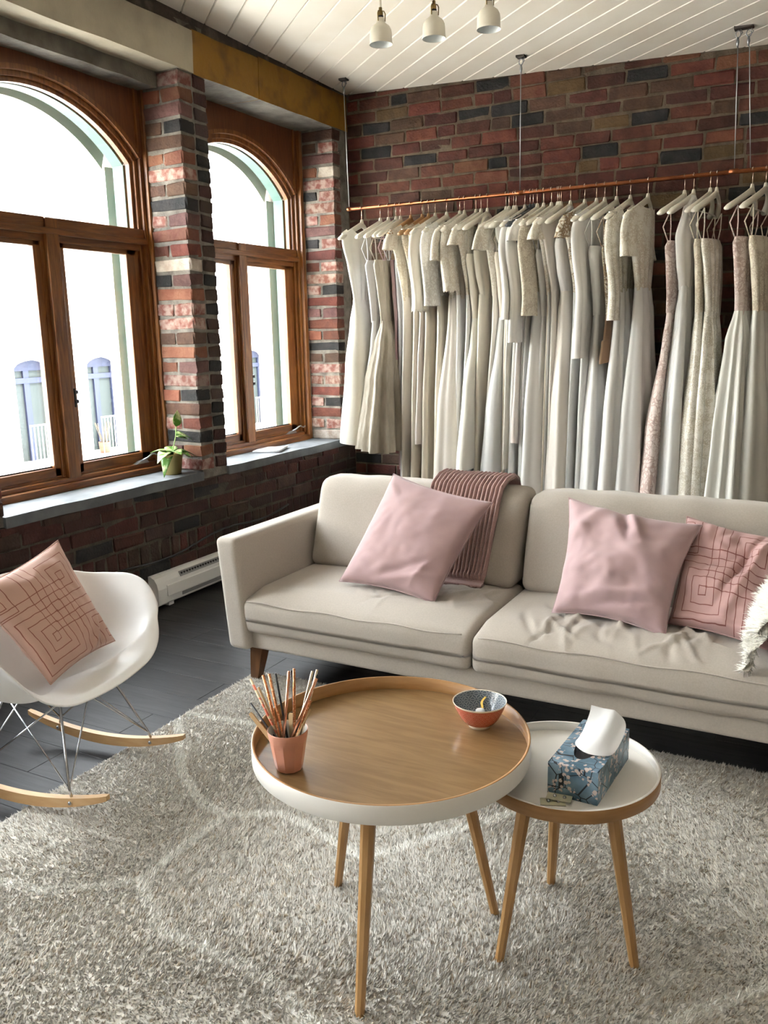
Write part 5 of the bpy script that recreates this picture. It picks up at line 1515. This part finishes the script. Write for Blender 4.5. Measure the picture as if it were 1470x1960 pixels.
# x on rail, yaw, hanger kind, bodice, skirt, top kind, hem z, hem a, hem b, dL hem, dT hem, sleeve, label
D0 = 'S'   # S: shoulders over the hanger, P: hung by straps, H: halter
GOWNS = [
 (-3.011, .15, 'w', S_IVORY, S_IVORY, 'S', .74, .22, .075, .03, -.03, None, 'short plain ivory satin gown at the brick corner end of the rail'),
 (-2.865, .15, 'w', S_LILAC, S_LILAC, 'P', .72, .20, .05, .02, -.02, None, 'lilac-white strappy chiffon gown behind the short ivory one'),
 (-2.803, .18, 'w', S_CHAMP, S_CHAMP, 'P', .70, .25, .125, .04, .06, None, 'crinkled champagne satin gown on thin straps'),
 (-2.745, .15, 'w', S_MAUVE, S_MAUVE, 'P', .56, .09, .03, -.02, -.06, None, 'mauve satin gown hidden behind the crinkled champagne gown'),
 (-2.711, .15, 'w', S_GREY, S_GREY, 'P', .42, .11, .03, -.02, -.03, None, 'pearl grey chiffon gown peeping out below the champagne gown'),
 (-2.633, .2, 't', L_IVORY, S_PEACH, 'S', .05, .20, .045, 0, 0, ('cap', L_IVORY), 'ivory lace cap-sleeve gown on the first tan wooden hanger'),
 (-2.548, .2, 't', L_BEIGE, S_BEIGE, 'S', .05, .20, .04, 0, .01, None, 'beige lace gown on the second tan wooden hanger'),
 (-2.502, .2, 't', L_BEIGE, S_BLUSH, 'S', .74, .16, .035, .04, -.02, None, 'blush satin gown with beige lace top on the third tan hanger'),
 (-2.453, .22, 'w', S_CREAM, S_BEIGE, 'S', .05, .22, .045, 0, 0, (.52, .055, .088, S_CREAM, L_IVORY), 'cream satin gown with long flared lace-cuffed sleeve'),
 (-2.370, .22, 'w', L_WHITE, S_CREAM, 'S', .05, .22, .045, 0, 0, (.50, .060, .100, L_WHITE, None), 'white embroidered gown with wide elbow sleeve'),
 (-2.277, .25, 'w', L_IVORY, S_PEACH, 'S', .05, .27, .06, .03, -.02, (.22, .055, .10, L_IVORY, None), 'ivory lace flutter-sleeve gown with flowing pale peach skirt'),
 (-2.244, .25, 'w', L_IVORY, S_WHITE, 'S', .05, .22, .04, 0, .01, (.40, .045, .07, L_IVORY, L_IVORY), 'ivory lace gown with narrow half sleeve and white skirt'),
 (-2.164, .25, 'w', L_IVORY, S_PALEG, 'S', .05, .22, .04, 0, 0, ('cap', L_IVORY), 'lace cap-sleeve gown with pale grey crepe skirt'),
 (-2.129, .25, 'w', S_CREAM, S_IVORY, 'P', .60, .17, .04, .05, 0, None, 'plain ivory satin slip gown with straight hem above the sofa'),
 (-2.085, .28, 'w', S_CREAM, S_CREAM, 'H', .05, .21, .045, 0, 0, None, 'cream satin halter gown with deep neckline'),
 (-1.959, .3, 'w', L_IVORY, S_PEACH, 'S', .05, .21, .045, 0, -.02, (.17, .055, .085, L_IVORY, None), 'scalloped lace short-sleeve gown with peach skirt'),
 (-1.939, .3, 'w', S_BEIGE, S_TULLE, 'P', .28, .22, .05, .04, -.03, None, 'sheer white tulle gown with pointed hem'),
 (-1.908, .3, 'w', L_BEIGE, S_BEIGE, 'P', .05, .18, .03, 0, 0, None, 'narrow beige lace strap gown behind the bell-sleeve gown'),
 (-1.893, .3, 'w', S_IVORY, S_IVORY, 'S', .62, .15, .03, .05, .01, None, 'plain ivory crepe gown tucked behind the bell sleeve'),
 (-1.834, .32, 'w', S_WHITE, S_PALEG, 'S', .05, .20, .04, 0, .02, (.60, .045, .105, S_WHITE, None), 'white satin gown with one very wide bell sleeve'),
 (-1.800, .32, 'd', S_BLUSH, S_BLUSH, 'S', .78, .14, .03, .06, -.02, (.74, .05, .075, S_WHITE, None), 'blush crepe gown with long straight sleeve on a charcoal hanger'),
 (-1.780, .32, 'd', S_SLATE, S_PALEG, 'S', .05, .17, .03, 0, 0, None, 'gown with slate grey top on a charcoal hanger'),
 (-1.754, .32, 'w', L_WHITE, S_PALEG, 'S', .05, .18, .035, 0, .01, ('cap', L_WHITE), 'white feather-trimmed cap-sleeve gown beside the slate top'),
 (-1.713, .33, 'w', L_BEIGE, S_WHITE, 'S', .05, .21, .045, 0, 0, (.58, .055, .090, L_BEIGE, None), 'beige lace gown with straight wide three-quarter sleeve'),
 (-1.663, .33, 'w', S_WHITE, S_PALEG, 'P', .05, .20, .04, 0, 0, None, 'pale grey pleated chiffon gown next to the lace sleeve'),
 (-1.624, .34, 'w', L_IVORY, S_BEIGE, 'S', .05, .18, .035, 0, 0, ('cap', L_IVORY), 'lace-shouldered gown, outer one of three close hangers'),
 (-1.614, .34, 'w', L_IVORY, S_PALEG, 'S', .05, .17, .03, 0, .02, None, 'lace-shouldered gown, middle one of three close hangers'),
 (-1.602, .34, 'w', S_PEACH, S_PEACH, 'S', .05, .18, .035, 0, .03, None, 'plain peach chiffon gown, inner one of three close hangers'),
 (-1.543, .35, 'w', S_WHITE, S_PEACH, 'H', .05, .20, .045, 0, .03, None, 'white halter gown with finely pleated peach chiffon skirt'),
 (-1.455, .36, 'w', L_TAN, S_TULLE, 'S', .05, .20, .045, 0, 0, ('cap', L_TAN), 'gown with white flower applique over tan bodice and tulle skirt'),
 (-1.383, .38, 'w', S_WHITE, S_PALEG, 'S', .05, .18, .04, 0, .02, (.84, .055, .070, S_WHITE, None), 'white crepe gown with full-length straight sleeve'),
 (-1.334, .40, 'w', S_PALEG, S_PALEG, 'P', .05, .21, .05, 0, .01, None, 'pale grey satin gown with low back on thin straps'),
 (-1.263, .42, 'w', L_TAN, S_TAN, 'P', 1.30, .16, .04, .02, .02, None, 'short tan lined top covered in white flower applique'),
 (-1.182, .44, 'w', L_SEQ, S_WHITE, 'S', .05, .20, .05, 0, 0, (.62, .050, .065, L_SEQ, None), 'sequinned lace gown with long scalloped sleeve'),
 (-1.080, .46, 'w', L_IVORY, S_PALEG, 'S', .05, .21, .055, 0, .02, (.26, .055, .07, L_IVORY, None), 'lace-top gown with pale grey slit satin skirt beside the dark gap'),
 (-0.875, .55, 'w', L_BLUSH, L_BLUSH, 'P', .05, .17, .055, .05, -.02, None, 'blush pink lace mermaid gown past the dark gap'),
 (-0.825, .52, 'w', S_WHITE, S_TULLE, 'H', .05, .18, .05, .02, 0, None, 'white halter gown next to the blush lace gown'),
 (-0.735, .52, 'w', L_BEIGE, L_SEQ, 'P', .05, .18, .05, .02, 0, None, 'beaded beige lace gown on long thin straps'),
 (-0.700, .50, 'w', L_SEQ, L_SEQ, 'P', .05, .18, .05, 0, .03, None, 'ivory sequin gown with dangling beads'),
 (-0.514, .55, 'w', L_BLUSH, S_BALL, 'P', .05, .27, .125, .02, .0, None, 'ball gown with blush lace bodice and full ivory tulle skirt'),
 (-0.445, .50, 'w', L_BEIGE, S_BALL, 'P', .05, .24, .07, 0, .08, None, 'beige lace gown beyond the blush ball gown'),
]
xs_ = [g[0] for g in GOWNS]
# skirts spread out along the rail even where hangers crowd: relax the hem positions
hem = [g[0] + g[10] for g in GOWNS]
MAIN = {0, 2, 10, 13, 16, 23, 28, 31, 33, 34, 35, 36, 37, 38}
GOWNS = [(*g[:7], max(g[7], .235) if i in MAIN else g[7] * .92, g[8] * (1.45 if i in MAIN and g[8] < .1 else (1.0 if i > 38 or g[8] > .1 else .55)), *g[9:]) for i, g in enumerate(GOWNS)]
for it in range(60):
    for i in range(len(hem) - 1):
        gap = (GOWNS[i][8] + GOWNS[i + 1][8]) * .72
        if hem[i + 1] - hem[i] < gap:
            dlt = (gap - (hem[i + 1] - hem[i])) * .25; hem[i] -= dlt; hem[i + 1] += dlt
    hem = [h + (x - h) * .04 for h, x in zip(hem, xs_)]
for gi, (gx, yaw_, hk, mb, ms, kind, hz, ha, hb_, dLh, dTh, slv, lab) in enumerate(GOWNS):
    yaw = .03 + (gx + 3.0) / 2.3 * .15
    yaw += R.uniform(-.05, .05)
    hm = {'w': M_HW, 't': M_HT, 'd': M_HD}[hk]
    hn = {'w': 'ivory', 't': 'tan wooden', 'd': 'charcoal'}[hk]
    hanger(gx, yaw, hm, '%s hanger holding the %s' % (hn, ' '.join(lab.split()[:9]).rstrip(',')), kind == 'P' and gi % 2 == 0)
    cy_, sy_ = math.cos(yaw), math.sin(yaw)
    def fr(T_, L_, z_, gx=gx, cy_=cy_, sy_=sy_):
        # T along the rail, L towards the room
        T_ = T_ - .056 * min(1.2, (L_ / .21) ** 2) * sstep(1.65, 2.1, z_)
        return Vector((gx + T_ * cy_ - L_ * sy_, RY - T_ * sy_ - L_ * cy_, z_))
    g = empty('gown', (gx, RY, hz), lab, 'gown', 'gowns hanging on the copper rail')
    dT = (hem[gi] - gx) / cy_
    lb = min(.03, hb_ * .8)
    nw_ = .55 if ha < .12 else 1.0
    wz = 1.72 if kind != 'P' else 1.57
    if kind == 'S':
        tab = [(2.17, .196, .026, 0, 0, 0), (2.10, .190, .027, 0, 0, .002), (1.95, .150, lb, .01, dT * .15, .003), (wz, .108, lb * .85, .02, dT * .3, .003)]
        gown_piece('bodice', tab, fr, mb, g, slope=(.10, .16, .07, .13)[gi % 4], seed=gi)
    elif kind == 'P':
        tab = [(1.985, .145 * nw_, lb * .7, 0, 0, .001), (1.95, .155 * nw_, lb, 0, dT * .1, .003), (1.80, .14 * nw_, lb, 0, dT * .2, .003), (wz, .108 * nw_, lb * .85, 0, dT * .35, .003)]
        gown_piece('bodice', tab, fr, mb, g, seed=gi)
        for sg in (-1, 1):
            tube('strap', [fr(.022, sg * .165, 2.145), fr(.02, sg * .155, 2.06), fr(.0, sg * .135, 1.975)], .0035, mb, g, 6)
            tube('strap', [fr(.022, sg * .165, 2.145), fr(-.022, sg * .160, 2.06), fr(-.01, sg * .135, 1.975)], .0035, mb, g, 6)
    else:
        tab = [(2.235, .030, .016, .02, 0, .001), (2.15, .07, .02, .03, 0, .002), (2.0, .13, lb, .02, dT * .1, .003), (1.85, .145, lb, 0, dT * .2, .003), (wz, .108, lb * .85, 0, dT * .35, .003)]
        gown_piece('bodice', tab, fr, mb, g, seed=gi)
        V, F = tube_data([fr(.012, .03 + .05 * math.sin(a), 2.215 - .11 * (1 - math.cos(a)) / 2) for a in [2 * PI * k / 16 for k in range(17)]], .012, 8)
        mesh('halter_band', V, F, mb, g, True)
    fa = min(.019, hb_ * .26) * (.35 if gi in (0, 13) else 1)
    big = hb_ > .1
    zmid = lerp(wz, hz, .45)
    tab = [(wz + .012, .110 * nw_, lb * .86, .02 if kind == 'S' else 0, dT * .3, .003), (wz - .14, .15 if big else .128 * nw_, lb * 1.1 + (.03 if big else 0), dLh * .1, dT * .4, fa * .45), (zmid, lerp(.145 * nw_, ha, .6), lerp(lb, hb_, .75), dLh * .5, dT * .75, fa * .8), (hz, ha * 1.12, hb_ * 1.12, dLh, dT, fa * 1.25)]
    gown_piece('skirt', tab, fr, ms, g, n=110, nz=30, seed=gi * 3 + 1, folds=3 if gi in (0, 13) else (R.choice((4, 5, 6, 8)) if not big else 18))
    if kind == 'S' and slv:
        if slv[0] == 'cap':
            for sg in (1, -1): sleeve(fr, sg, 2.165, .13, .040, .062, slv[1], g, gi, 0)
        else:
            ln2, w0, w1, sm, cf = slv
            for sg in (1, -1): sleeve(fr, sg, 2.165, ln2, w0, w1, sm, g, gi, dT * .2, cf)
